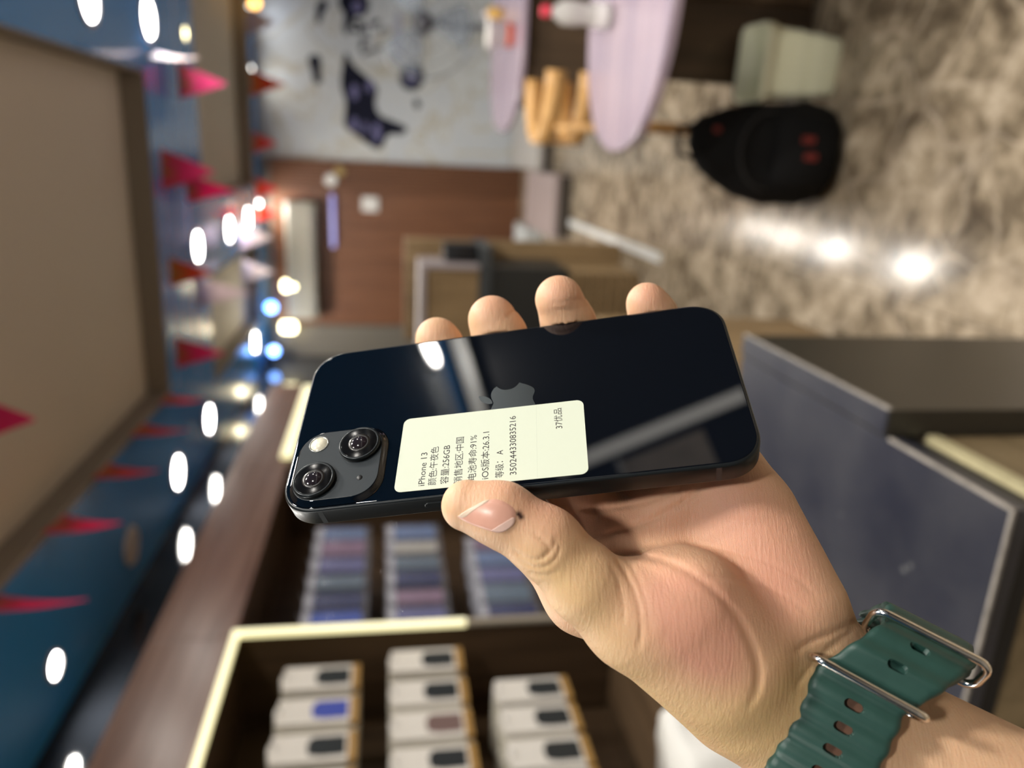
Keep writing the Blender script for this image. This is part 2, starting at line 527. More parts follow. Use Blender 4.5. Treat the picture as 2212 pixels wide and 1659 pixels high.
def pennant(x, y, z, ang, key, label, w=0.20, h=0.26, tilt=0.0):
    bm_ = bmesh.new()
    n = 6
    fr, bk = [], []
    for i in range(n + 1):
        f_ = i / n
        hw = w / 2 * (1 - f_) + 0.004
        bend = 0.012 * math.sin(f_ * 3.0)
        for s in (-1, 1):
            fr.append(bm_.verts.new((s * hw, bend + 0.0008, -h * f_)))
            bk.append(bm_.verts.new((s * hw, bend - 0.0008, -h * f_)))
    for i in range(n):
        a = 2 * i
        bm_.faces.new((fr[a], fr[a + 1], fr[a + 3], fr[a + 2]))
        bm_.faces.new((bk[a], bk[a + 2], bk[a + 3], bk[a + 1]))
        bm_.faces.new((fr[a], fr[a + 2], bk[a + 2], bk[a]))
        bm_.faces.new((fr[a + 1], bk[a + 1], bk[a + 3], fr[a + 3]))
    bm_.faces.new((fr[0], bk[0], bk[1], fr[1]))
    bm_.faces.new((fr[-1], bk[-1], bk[-2], fr[-2]))
    o = obj('pennant', bm_, PM[key])
    o.location = (x, y, z)
    o.rotation_euler = (tilt, 0, ang)
    tag(o, label, 'pennant', 'paper pennants strung below the ceiling')
    return o
HP = math.pi / 2
PZ = 2.67
pennant(-1.40, 2.30, PZ, HP + 0.35, 'pink', 'largest pink printed pennant, nearest over the blue ceiling strip', 0.22, 0.30)
pennant(-1.40, 2.83, PZ, HP + 0.12, 'pink', 'pink pennant pointing at the unlit grey downlight', 0.20, 0.24)
pennant(-1.40, 3.33, PZ, HP + 0.08, 'red', 'dark red pennant just beyond the unlit grey downlight', 0.20, 0.24)
pennant(-1.40, 3.85, PZ, HP + 0.05, 'red', 'thin dark red pennant before the glowing downlight over the header', 0.20, 0.24)
pennant(-1.40, 4.35, PZ, HP + 0.04, 'red', 'thin red pennant at the far corner of the ceiling tray', 0.20, 0.22)
pennant(-1.22, 4.68, PZ, 0.1, 'pink', 'pink pennant on the tray edge closest to the left corner', 0.18, 0.27)
pennant(-0.74, 4.68, PZ, 0.1, 'orange', 'orange red pennant below the nearest downlight of the middle row', 0.16, 0.24)
pennant(-0.17, 4.68, PZ, 0.1, 'pink', 'pink pennant with brown print at the middle of the tray edge', 0.22, 0.28)
pennant(-0.30, 5.20, PZ, -0.1, 'pink', 'plain bright pink pennant overlapping the printed one at the tray edge', 0.18, 0.28)
pennant(0.33, 5.20, PZ, 0.0, 'pink', 'pink pennant hanging alone in front of the second taupe tray', 0.20, 0.27)
pennant(0.42, 4.66, PZ, 1.30, 'white', 'white pennant seen edge-on at the right tray corner', 0.18, 0.24)
pennant(-0.96, 5.25, PZ, 0.0, 'white', 'white and lilac pennant below the orange red one', 0.20, 0.34)
pennant(-0.82, 2.35, 2.70, 0.1, 'pink', 'bright pink pennant tip hanging in front of the big taupe tray', 0.18, 0.225)
pennant(0.05, 2.35, 2.70, 0.1, 'pink', 'tiny pale pennant tip at the picture edge over the taupe tray', 0.18, 0.13)
pennant(-0.74, 6.6, 2.60, 0.3, 'white', 'white pennant below the second downlight of the middle row', 0.20, 0.24)
pennant(-1.02, 6.6, 2.60, 0.5, 'white', 'whitish pennant farther along the middle row, beside the third downlight', 0.20, 0.24)
pennant(-0.62, 7.5, 2.61, 0.9, 'red', 'small red pennant under the farthest middle downlight', 0.20, 0.20)
pennant(-0.40, 7.5, 2.61, 0.2, 'red', 'coral pennant beside the farthest middle downlight', 0.18, 0.20)
pennant(0.50, 7.5, 2.61, 0.2, 'orange', 'orange red pennant in front of the marble wall top', 0.22, 0.30)
pennant(0.0, 7.5, 2.61, 0.2, 'red', 'red pennant at the border of marble and wood wall', 0.18, 0.20)
pennant(1.0, 7.5, 2.61, 0.3, 'white', 'lilac lit white pennant beside the marble wall near the picture edge', 0.22, 0.24)

# bunting strings: a thread along the tray rim and across the room
for (pts_, lb) in (([(-1.40, 0.4, PZ + 0.005), (-1.40, 2.5, PZ), (-1.40, 4.66, PZ + 0.005)], 'thin thread carrying pennants along the long edge of the tray'),
                   ([(-1.42, 4.68, PZ + 0.005), (-0.5, 4.68, PZ), (0.45, 4.68, PZ + 0.005)], 'thin thread carrying pennants along the far edge of the tray'),
                   ([(-1.5, 5.22, PZ + 0.01), (-0.2, 5.22, PZ), (1.6, 5.22, PZ + 0.01)], 'thin thread with pennants in front of the second tray'),
                   ([(XL, 6.6, 2.606), (-0.9, 6.6, 2.60), (XR, 6.6, 2.606)], 'thin thread with two whitish pennants under the far downlights'),
                   ([(XL, 7.5, 2.616), (0.2, 7.5, 2.61), (XR, 7.5, 2.616)], 'farthest thin thread with red pennants before the far wall'),
                   ([(-1.46, 2.35, 2.706), (-0.4, 2.35, 2.70), (0.335, 2.35, 2.706)], 'thin thread crossing below the big taupe tray')):
    tag(obj('bunting_string', tube(pts_, 0.0015, 6), 'white_plastic'), lb, 'string')

# ------------------------------------------------------------------ wall display cabinet on the left
XFc = -1.40
cab = thing('display_cabinet', 'long brown wall display cabinet with glowing strips along the left wall', 'cabinet', (-1.6, 2.4, 0))
for a, b in ((0.20, 2.055), (2.058, 3.33), (3.333, 4.62)):
    obj('header_board', bbox(XFc - 0.04, XFc, a, b, 1.885, 2.125, 0.002), 'header_wood', cab)
obj('top_board', bbox(XL + 0.01, XFc - 0.041, 0.20, 4.62, 2.10, 2.125), 'dark_wood', cab)
for a, b in ((0.20, 2.07), (2.10, 3.36), (3.385, 4.62)):
    obj('back_panel', bbox(-1.78, -1.75, a, b, 0.10, 1.90), 'dark_wood', cab)
for y in (0.20, 2.075, 3.36, 4.62):
    obj('divider', bbox(-1.75, XFc - 0.002, y, y + 0.025, 0.10, 1.884), 'dark_wood', cab)
obj('roof_panel', bbox(-1.75, XFc - 0.042, 0.225, 4.62, 1.884, 1.90), 'dark_wood', cab)
def led(x0, x1, y0, y1, z0, z1, mat='led'):
    obj('led_strip', bbox(x0, x1, y0, y1, z0, z1, 0.003), mat, cab)
led(XFc - 0.004, XFc + 0.014, 0.23, 2.074, 1.872, 1.892)
led(XFc - 0.004, XFc + 0.014, 2.052, 2.074, 1.20, 1.872)
led(XFc - 0.004, XFc + 0.012, 2.054, 2.074, 0.30, 1.198, 'led_off')
led(XFc - 0.004, XFc + 0.016, 3.44, 4.56, 1.868, 1.925)
# deep wooden base under the hooks
base = thing('base_cabinet', 'low brown base cabinet with grey rails under the hanging packages', 'cabinet', (-1.3, 1.2, 0))
obj('body', bbox(-1.74, -0.90, 0.25, 2.05, 0.0, 0.70), 'shelf_wood', base)
for i in range(5):
    x0 = -1.74 + i * 0.168
    obj('plank', bbox(x0 + 0.002, x0 + 0.166, 0.25, 2.05, 0.70, 0.722, 0.002), 'shelf_wood', base)
for x in (-1.30, -1.13):
    obj('rail', bbox(x - 0.012, x + 0.012, 0.25, 2.05, 0.722, 0.745, 0.003), 'grey_rail', base)

# hanging white phone-case packages
M['card'] = flat('white_card', (0.80, 0.76, 0.70), 0.5, noise=0.05, nscale=30)
M['card_edge'] = flat('card_edges', (0.70, 0.66, 0.56), 0.6)
M['card_orange'] = flat('orange_card_edge', (0.42, 0.24, 0.07), 0.5)
M['window_dark'] = flat('dark_phone_print', (0.03, 0.035, 0.038), 0.3)
M['window_blue'] = flat('blue_print', (0.06, 0.09, 0.45), 0.4)
M['window_brown'] = flat('brown_print', (0.20, 0.13, 0.12), 0.4)
PW, PH, PT = 0.094, 0.198, 0.018

def pack_front():
    """front package: local origin at the middle of its hanging hole, face toward +x"""
    pts = [(-PW / 2, -PH), (PW / 2, -PH), (PW / 2, 0.004), (PW / 2 - 0.006, 0.010), (0.018, 0.010), (0.014, 0.016), (-0.014, 0.016), (-0.018, 0.010), (-PW / 2 + 0.006, 0.010), (-PW / 2, 0.004)]
    return loft([[(0, y, z) for y, z in pts], [(PT, y, z) for y, z in pts]])
P_body = P_print = P_side = P_tail = None
row_name = {0: 'top', 1: 'middle', 2: 'bottom'}
rows = [(1.717, [1.885, 1.745, 1.620, 1.495]), (1.421, [1.940, 1.795, 1.665, 1.535]), (1.134, [1.772, 1.655, 1.535, 1.430])]
ordn = ['nearest the glowing divider', 'second from the glowing divider', 'third from the glowing divider', 'fourth from the glowing divider']
printpoly = [(-0.032, -0.152), (0.032, -0.152), (0.034, -0.140), (0.034, -0.070), (0.010, -0.058), (-0.026, -0.062), (-0.034, -0.090)]
for r, (zt, ys) in enumerate(rows):
    for c, yc in enumerate(ys):
        jy, jr = random.uniform(-0.006, 0.006), random.uniform(-0.04, 0.04)
        hk = tag(obj('wall_hook', tube([(-1.75, yc, zt - 0.002), (-1.42, yc, zt - 0.002), (-1.405, yc, zt + 0.006)], 0.0025, 6), 'steel'), 'metal hook with white packages, %s row, %s' % (row_name[r], ordn[c]), 'hook', 'metal hooks in the lit compartment')
        nst = [9, 8, 9, 7, 8][(r + c) % 5]
        for s in range(nst):
            xx = -1.445 - s * 0.0205 + random.uniform(-0.0015, 0.0015)
            yy = yc + (jy if s == 0 else random.uniform(-0.007, 0.007))
            if s == 0:
                t = thing('case_package', 'front white package with phone print, %s row, %s' % (row_name[r], ordn[c]), 'package', (xx, yy, zt), jr, 'front phone-case packages')
                if P_body is None:
                    P_body = child(t, 'card', pack_front(), 'card')
                    P_print = child(t, 'phone_print', loft([[(PT + 0.0002, y * 0.95, z - 0.02) for y, z in printpoly], [(PT + 0.0012, y * 0.95, z - 0.02) for y, z in printpoly]]), 'window_dark')
                    P_side = child(t, 'orange_base', bbox(-0.001, PT + 0.0006, -PW / 2 - 0.0008, PW / 2 + 0.0008, -PH - 0.001, -PH + 0.020), 'card_orange')
                else:
                    share(t, P_body); share(t, P_side)
                    p_ = share(t, P_print)
                    if (r, c) in ((0, 1), (1, 2)):
                        p_.data = p_.data.copy()
                        p_.data.materials[0] = M['window_blue' if r == 0 else 'window_brown']
            else:
                o = None
                if P_tail is None:
                    bm_ = pack_front()
                    o = obj('case_package', bm_, 'card_edge')
                    P_tail = o
                else:
                    o = P_tail.copy(); COL.objects.link(o)
                o.location = (xx, yy, zt)
                o.rotation_euler = (0, 0, jr * 0.5 + random.uniform(-0.04, 0.04))
                tag(o, 'pale package queued behind the front one, %s row, %s' % (row_name[r], ordn[c]), 'package', 'packages queued on the %s row hook %s' % (row_name[r], ordn[c]))

# bagged blue goods in the dark compartment
M['bag'] = flat('clear_bag', (0.75, 0.78, 0.9), 0.08, trans=0.0, alpha=0.10)
bagc = {'pale blue': (0.13, 0.19, 0.36), 'navy': (0.010, 0.018, 0.10), 'lilac': (0.13, 0.13, 0.30), 'pink': (0.25, 0.15, 0.24), 'grey green': (0.11, 0.16, 0.22), 'blue': (0.05, 0.10, 0.45), 'cream': (0.48, 0.46, 0.42)}
for k, v in bagc.items():
    M['bag_' + k] = flat('bag_card_' + k.replace(' ', '_'), v, 0.25, noise=0.25, nscale=25)
M['bag_highlight'] = flat('pale_highlight_card', (0.46, 0.46, 0.52), 0.4, noise=0.35, nscale=70)  # added pale piece on each bag, its colour stands in for highlights
bag_rows = [(1.72, ['blue', 'navy', 'grey green', 'lilac', 'pink', 'pale blue']), (1.445, ['lilac', 'pink', 'navy', 'grey green', 'cream', 'pale blue']), (1.14, ['navy', 'grey green', 'lilac', 'pale blue', 'pink'])]
bord = ['nearest', 'second', 'third', 'fourth', 'fifth', 'sixth']
bag_card = bag_sleeve = bag_glint = None
for r, (zt, cl) in enumerate(bag_rows):
    for c, key in enumerate(cl):
        yc = 2.225 + c * 0.118
        tag(obj('wall_hook', tube([(-1.75, yc, zt - 0.004), (-1.46, yc, zt - 0.004), (-1.445, yc, zt + 0.004)], 0.0025, 6), 'steel'), 'metal hook in the dark compartment, %s row, %s from the divider' % (row_name[r], bord[c]), 'hook', 'metal hooks in the dark compartment')
        for s in range(3):
            lb = 'clear bag with %s card, %s row, %s past the glowing divider, %s' % (key, row_name[r], bord[c], ['in front', 'behind it', 'rearmost'][s])
            t = thing('bagged_case', lb, 'package', (-1.475 - s * 0.05, yc + random.uniform(-0.008, 0.008), zt), random.uniform(-0.12, 0.12), 'bagged goods in the dark compartment')
            if bag_card is None:
                bag_card = child(t, 'card', loft([[(x, y, z) for y, z in rrect_pts] for x, rrect_pts in ((-0.006, [(py, pz - 0.115) for py, pz in rrect(0.088, 0.165, 0.012, 4)]), (0.006, [(py, pz - 0.115) for py, pz in rrect(0.088, 0.165, 0.012, 4)]))]), 'bag_' + key)
                bag_sleeve = child(t, 'sleeve', loft([[(x, py * k_, pz * k_ - 0.11) for py, pz in rrect(0.104, 0.215, 0.008, 4)] for x, k_ in ((-0.010, 0.97), (-0.004, 1.0), (0.006, 1.0), (0.012, 0.96))]), 'bag', True)
                bag_glint = child(t, 'highlight_card', bbox(-0.008, 0.009, -0.046, 0.046, -0.034, -0.006, 0.003), 'bag_highlight')
            else:
                share(t, bag_glint)
                cd = share(t, bag_card)
                if cd.data.materials[0] != M['bag_' + key]:
                    cd.data = cd.data.copy()
                    cd.data.materials[0] = M['bag_' + key]
                share(t, bag_sleeve)

# white bag on the base cabinet
bm = bmesh.new()
loops = []
for k in range(9):
    f_ = k / 8
    w_, d_ = 0.17 * (1 - 0.25 * f_ ** 2), 0.12 * (1 - 0.55 * f_)
    loops.append([((w_ + 0.010 * math.sin(5 * a + 3 * f_)) * math.cos(a) * 0.9, (d_ + 0.012 * math.sin(7 * a + 5 * f_)) * math.sin(a), 0.20 * f_) for a in [2 * math.pi * i / 28 for i in range(28)]])
wb = obj('white_bag', loft(loops, bm), flat('white_bag_film', (0.72, 0.70, 0.66), 0.45), None, True)
wb.scale = (1.15, 1.15, 1.1)
wb.location = (-1.03, 0.98, 0.746)
wb.rotation_euler = (0, 0, 0.9)
tag(wb, 'crumpled white bag beside the forearm at the lower edge', 'bag')

# ------------------------------------------------------------------ near counter with dark plate
def plate_mat():
    mt, nt, b = new_mat('dark_blue_plate')
    N, L = nt.nodes.new, nt.links.new
    geo = N('ShaderNodeNewGeometry')
    nz = N('ShaderNodeTexNoise'); nz.inputs['Scale'].default_value = 9; nz.inputs['Detail'].default_value = 7; nz.inputs['Roughness'].default_value = 0.65
    L(geo.outputs['Position'], nz.inputs['Vector'])
    cr = N('ShaderNodeValToRGB')
    cr.color_ramp.elements[0].color = (0.021, 0.023, 0.036, 1); cr.color_ramp.elements[0].position = 0.3
    cr.color_ramp.elements[1].color = (0.046, 0.047, 0.058, 1); cr.color_ramp.elements[1].position = 0.75
    L(nz.outputs['Fac'], cr.inputs['Fac'])
    vo = N('ShaderNodeTexVoronoi'); vo.inputs['Scale'].default_value = 16
    L(geo.outputs['Position'], vo.inputs['Vector'])
    vr = N('ShaderNodeValToRGB')
    vr.color_ramp.elements[0].position = 0.05; vr.color_ramp.elements[0].color = (1, 1, 1, 1)
    vr.color_ramp.elements[1].position = 0.08; vr.color_ramp.elements[1].color = (0, 0, 0, 1)
    L(vo.outputs['Distance'], vr.inputs['Fac'])
    ml = N('ShaderNodeMath'); ml.operation = 'MULTIPLY'; ml.inputs[1].default_value = 0.3
    L(vr.outputs['Color'], ml.inputs[0])
    mx = N('ShaderNodeMix'); mx.data_type = 'RGBA'; mx.inputs[7].default_value = (0.35, 0.35, 0.33, 1)
    L(ml.outputs[0], mx.inputs[0]); L(cr.outputs['Color'], mx.inputs[6]); L(mx.outputs[2], b.inputs['Base Color'])
    mr = N('ShaderNodeMapRange'); mr.inputs[3].default_value = 0.24; mr.inputs[4].default_value = 0.40
    L(nz.outputs['Fac'], mr.inputs[0]); L(mr.outputs[0], b.inputs['Roughness'])
    return mt
M['plate'] = plate_mat()
M['panel_black'] = flat('black_brown_panel', (0.030, 0.026, 0.020), 0.35, noise=0.2, nscale=5)
M['edge_band'] = flat('pale_edge_band', (0.42, 0.37, 0.22), 0.5, noise=0.25, nscale=40)
M['worn'] = flat('worn_light_edge', (0.30, 0.27, 0.24), 0.5, noise=0.6, nscale=60)
M['cab_wood'] = wood('counter_wood', (0.12, 0.085, 0.042), (0.24, 0.175, 0.095), 1, 6, 0.5)
ctr = thing('service_counter', 'low wooden counter with a dark blue top plate and black side panel', 'counter', (-0.52, 0.9, 0))
ZT = 0.85
obj('top_plate', bbox(-0.78, -0.3075, 0.594, 1.187, ZT - 0.024, ZT, 0.0015), 'plate', ctr)
obj('worn_edge', bbox(-0.3085, -0.3045, 0.5945, 0.785, ZT - 0.003, ZT + 0.0006), 'worn', ctr)
obj('worn_edge', bbox(-0.78, -0.305, 0.590, 0.5938, ZT - 0.003, ZT + 0.0006), 'worn', ctr)
obj('plate_core', bbox(-0.779, -0.3105, 0.598, 1.186, ZT - 0.046, ZT - 0.0242), 'black', ctr)
obj('body', bbox(-0.775, -0.312, 0.60, 1.187, 0.0, ZT - 0.05), 'cab_wood', ctr)
obj('edge_band', bbox(-0.3118, -0.302, 0.601, 0.787, ZT - 0.066, ZT - 0.0505), 'edge_band', ctr)
obj('front_board', bbox(-0.3118, -0.305, 0.601, 0.787, 0.04, ZT - 0.067), 'cab_wood', ctr)
obj('side_panel', bbox(-0.3068, -0.272, 0.792, 1.187, 0.02, ZT - 0.0005, 0.0015), 'panel_black', ctr)
obj('panel_cap', bbox(-0.3035, -0.2725, 0.793, 1.186, ZT - 0.0004, ZT + 0.003, 0.001), 'plate', ctr)
obj('worn_edge', bbox(-0.2728, -0.2698, 0.793, 1.187, ZT - 0.003, ZT + 0.0016), 'worn', ctr)
far = thing('far_base_unit', 'oak base unit on the floor beyond the black side panel', 'cabinet', (-0.7, 1.9, 0))
obj('body', bbox(-0.885, -0.515, 1.25, 2.44, 0.05, 0.76), 'oak', far)
obj('plinth', bbox(-0.885, -0.53, 1.25, 2.42, 0.0, 0.05), 'dark_wood', far)
obj('top', bbox(-0.89, -0.505, 1.245, 2.445, 0.76, 0.785, 0.003), 'oak', far)
obj('door', bbox(-0.516, -0.500, 1.26, 1.845, 0.06, 0.752, 0.002), 'oak', far)
obj('door', bbox(-0.516, -0.500, 1.852, 2.435, 0.06, 0.752, 0.002), 'oak', far)

# white floor profile
tag(obj('floor_profile', loft([[(x, y0 + 0, z) for x, z in ((-0.028, 0), (0.028, 0), (0.024, 0.014), (-0.024, 0.014))] for y0 in (3.92, 6.2)]), flat('pale_metal_profile', (0.66, 0.66, 0.64), 0.3)), 'long pale metal profile lying on the marble floor', 'profile').location = (-0.49, 0, 0)

# kiosk with slats behind the fingers
M['trim_grey'] = flat('pale_lilac_trim', (0.36, 0.31, 0.31), 0.5)
kio = thing('wooden_kiosk', 'oak kiosk with pale trimmed box, dark middle and slatted base behind the fingers', 'kiosk', (-0.75, 4.4, 0))
obj('slat_core', bbox(-1.08, -0.63, 4.24, 4.6, 0.0, 0.42), 'dark_wood', kio)
for i in range(7):
    z0 = 0.02 + i * 0.058
    obj('slat', bbox(-1.10, -0.615, 4.20, 4.62, z0, z0 + 0.036, 0.004), 'oak', kio)
obj('dark_middle', bbox(-1.10, -0.60, 4.22, 4.62, 0.43, 0.93, 0.006), flat('dark_grey_laminate', (0.030, 0.030, 0.028), 0.4), kio)
obj('dark_ledge', bbox(-1.12, -0.49, 4.20, 4.63, 0.86, 0.93, 0.01), flat('grey_laminate', (0.055, 0.06, 0.063), 0.4), kio)
obj('oak_box', bbox(-1.10, -0.615, 4.21, 4.5, 0.935, 1.225), 'oak', kio)
obj('white_trim', bbox(-1.12, -0.590, 4.19, 4.52, 1.225, 1.262, 0.006), 'trim_grey', kio)
obj('white_trim', bbox(-0.614, -0.588, 4.19, 4.52, 0.933, 1.224, 0.006), 'trim_grey', kio)
obj('oak_back', bbox(-1.12, -0.50, 4.64, 4.70, 0.0, 1.33, 0.004), 'oak', kio)
bk = thing('black_terminal', 'black boxy terminal on the ledge beside the pale trimmed oak box', 'terminal', (-0.53, 4.35, 0.93))
obj('case', bbox(-0.582, -0.487, 4.28, 4.42, 0.931, 1.125, 0.012), 'black', bk)
obj('screen', bbox(-0.575, -0.494, 4.277, 4.2795, 0.955, 1.105), 'black_gloss', bk)

# things on the brown far wall
ac = thing('air_conditioner', 'long cream box unit high on the brown wall', 'air conditioner', (-1.15, YF - 0.02, 2.12))
obj('housing', loft([[(x, y, z) for y, z in ((8.395, 2.13), (8.22, 2.14), (8.19, 2.20), (8.19, 2.42), (8.22, 2.445), (8.395, 2.445))] for x in (-1.76, -0.56)]), 'cream', ac)
obj('louver', bbox(-1.70, -0.62, 8.186, 8.1895, 2.155, 2.20), flat('grey_louver', (0.20, 0.19, 0.17), 0.4), ac)
sw = thing('wall_switch', 'white rectangular switch plate on the brown wood wall', 'switch', (-0.56, YF - 0.02, 1.55))
obj('plate', bbox(-0.64, -0.49, YF - 0.038, YF - 0.0205, 1.51, 1.68, 0.006), 'white_plastic', sw)
obj('rocker', bbox(-0.60, -0.53, YF - 0.044, YF - 0.0382, 1.55, 1.64, 0.003), 'white_plastic', sw)
lt = thing('tube_light', 'lilac glowing tube fixed across the brown wall', 'tube light', (-0.72, YF - 0.05, 1.97))
obj('tube', tube([(-1.02, YF - 0.06, 1.975), (-0.48, YF - 0.06, 1.98)], 0.022, 10), flat('lilac_tube', (0.5, 0.5, 0.8), 0.4, emis=(0.35, 0.35, 1.0), es=0.45), lt, True)
obj('clip', bbox(-0.98, -0.95, YF - 0.06, YF - 0.0205, 1.955, 1.995), 'steel', lt)
obj('clip', bbox(-0.55, -0.52, YF - 0.06, YF - 0.0205, 1.955, 1.995), 'steel', lt)
br = thing('wall_ornament', 'small brass and white round ornament by the slats', 'ornament', (-0.27, YF - 0.05, 1.90))
obj('brass_disc', tube([(-0.245, YF - 0.0455, 1.90), (-0.245, YF - 0.075, 1.90)], [0.055, 0.045], 18), flat('brass', (0.6, 0.45, 0.2), 0.3, metal=1.0), br)
obj('white_disc', tube([(-0.335, YF - 0.0455, 1.99), (-0.335, YF - 0.075, 1.99)], [0.065, 0.055], 18), 'white_plastic', br)
for k, (x, z, w_) in enumerate(((-0.28, 2.20, 0.10), (-0.30, 2.26, 0.08))):
    pass

# dark mural graphics and lettering on the marble wall
def ray_y(px, py, Y):
    d = FW + RI * (-(py - 829.5) / FPX) - UP * ((px - 1106) / FPX)
    return EYEP + d * (Y / d[1])
mural = thing('wall_mural', 'navy blotch mural with lilac lettering on the white marble wall', 'mural', (0.9, YF - 0.012, 0.4))
M['navy'] = flat('navy_vinyl', (0.008, 0.009, 0.022), 0.75, spec=0.2)
M['lilac'] = flat('lilac_vinyl', (0.16, 0.155, 0.30), 0.7, spec=0.2)
def decal(name, pix, mat, lift=0.0):
    pts = [ray_y(600 + 0.2486 * x, 0.2486 * y, YF - 0.0101 - lift) for x, y in pix]
    # rounded outline: two Chaikin passes
    P = [(p[0], p[2]) for p in pts]
    for _ in range(2):
        Q = []
        for a, b in zip(P, P[1:] + P[:1]):
            Q += [(0.75 * a[0] + 0.25 * b[0], 0.75 * a[1] + 0.25 * b[1]), (0.25 * a[0] + 0.75 * b[0], 0.25 * a[1] + 0.75 * b[1])]
        P = Q
    y = YF - 0.0103 - lift
    return obj(name, loft([[(x, y, z) for x, z in P], [(x, y - 0.0012, z) for x, z in P]]), mat, mural)
decal('blotch', [(585, 420), (650, 570), (760, 650), (880, 770), (840, 880), (870, 1000), (1000, 1050), (1140, 1110), (1090, 1175), (950, 1160), (920, 1280), (840, 1300), (690, 1180), (560, 1090), (600, 900), (540, 740), (565, 560)], 'navy')
decal('blotch', [(520, -60), (780, -60), (800, 60), (760, 150), (680, 130), (640, 220), (600, 330), (560, 240), (590, 130), (530, 60)], 'navy')
decal('blotch', [(330, 30), (420, -20), (440, 60), (390, 110), (370, 210), (330, 200)], 'navy')
decal('blotch', [(250, 480), (380, 470), (370, 640), (390, 720), (320, 740), (290, 600)], 'navy')
decal('stroke', [(720, 460), (900, 390), (920, 420), (740, 490)], 'navy')
decal('stroke', [(720, 320), (850, 330), (860, 360), (760, 350), (740, 450), (710, 440)], 'navy')
decal('stroke', [(620, 190), (720, 170), (760, 240), (700, 300), (640, 280), (650, 240), (700, 250), (700, 215)], 'navy')
decal('stroke', [(760, 200), (880, 160), (900, 200), (790, 240), (800, 300), (760, 300)], 'navy')
decal('stroke', [(860, 250), (960, 230), (970, 270), (880, 300)], 'navy')
decal('stroke', [(1190, 840), (1250, 900), (1220, 950), (1180, 930)], 'navy')
decal('stroke', [(1010, 100), (1080, 110), (1070, 560), (1010, 560)], flat('pale_lilac_vinyl', (0.36, 0.37, 0.50), 0.4))
for ang0 in (0,):
    c0 = [(1165 + 112 * math.cos(a), 665 + 122 * math.sin(a)) for a in np.linspace(0, 2 * math.pi, 20, endpoint=False)]
    decal('ring', c0, 'navy')
    c1 = [(1162 + 50 * math.cos(a), 672 + 56 * math.sin(a)) for a in np.linspace(0, 2 * math.pi, 20, endpoint=False)]
    decal('ring_centre', c1, 'lilac', 0.0015)
for (x, y, w_, h_) in ((665, 800, 34, 68), (800, 745, 30, 56), (665, 1080, 30, 62), (860, 1150, 32, 84), (690, 60, 44, 56), (760, 1110, 20, 52)):
    decal('lettering', [(x - w_, y - h_), (x + w_, y - h_), (x + w_, y + h_), (x - w_, y + h_)], 'lilac', 0.0015)

# pedestal fan
fan = thing('pedestal_fan', 'large pedestal fan with see-through cage in front of the marble wall', 'fan', (1.17, 5.9, 0))
fc = ray_y(914, 48, 5.9)
fx, fz = fc[0], fc[2]
fan.location = (fx, 5.9, 0)
obj_fan = lambda n, b_, mt_, s=True: child(fan, n, b_, mt_, s)
M['fan_grey'] = flat('fan_grey', (0.06, 0.06, 0.07), 0.4)
M['cage'] = flat('cage_wire', (0.33, 0.35, 0.37), 0.35, metal=0.6)
M['blade'] = flat('grey_clear_blade', (0.35, 0.40, 0.46), 0.25, alpha=0.45)
obj_fan('hub', tube([(0, -0.10, fz), (0, 0.10, fz)], [0.055, 0.075], 20), 'fan_grey')
for rr_ in (0.10, 0.19, 0.28, 0.37):
    obj_fan('cage_ring', tube([(rr_ * math.cos(a), -0.07 + 0.05 * (rr_ / 0.37) ** 2, fz + rr_ * math.sin(a)) for a in np.linspace(0, 2 * math.pi, 40, endpoint=False)], 0.0035 if rr_ < 0.36 else 0.007, 6, closed=True), 'cage')
bm = bmesh.new()
for k in range(24):
    a = 2 * math.pi * k / 24
    tube([(0.05 * math.cos(a), -0.08, fz + 0.05 * math.sin(a)), (0.2 * math.cos(a), -0.075, fz + 0.2 * math.sin(a)), (0.37 * math.cos(a), -0.02, fz + 0.37 * math.sin(a))], 0.0018, 5, bm)
sp_ = obj_fan('cage_spokes', bm, 'cage')
for k in range(3):
    a0 = 2 * math.pi * k / 3 + 0.5
    lp = []
    for rr_, da, dy in ((0.06, 0.35, 0.02), (0.2, 0.55, 0.035), (0.32, 0.5, 0.03), (0.34, 0.3, 0.02)):
        lp.append([(rr_ * math.cos(a0 + s * da), s * dy, fz + rr_ * math.sin(a0 + s * da)) for s in (-1, -0.33, 0.33, 1)] + [(rr_ * math.cos(a0 + s * da), s * dy + 0.003, fz + rr_ * math.sin(a0 + s * da)) for s in (1, 0.33, -0.33, -1)])
    obj_fan('blade', loft(lp), 'blade')
obj_fan('pole', tube([(0, 0.06, 0.03), (0, 0.06, fz - 0.02)], 0.022, 12), 'fan_grey')
obj_fan('foot', lathe([(0.23, 0.0), (0.23, 0.02), (0.10, 0.035), (0.03, 0.06)], 28, center=(0, 0.06, 0)), 'fan_grey')

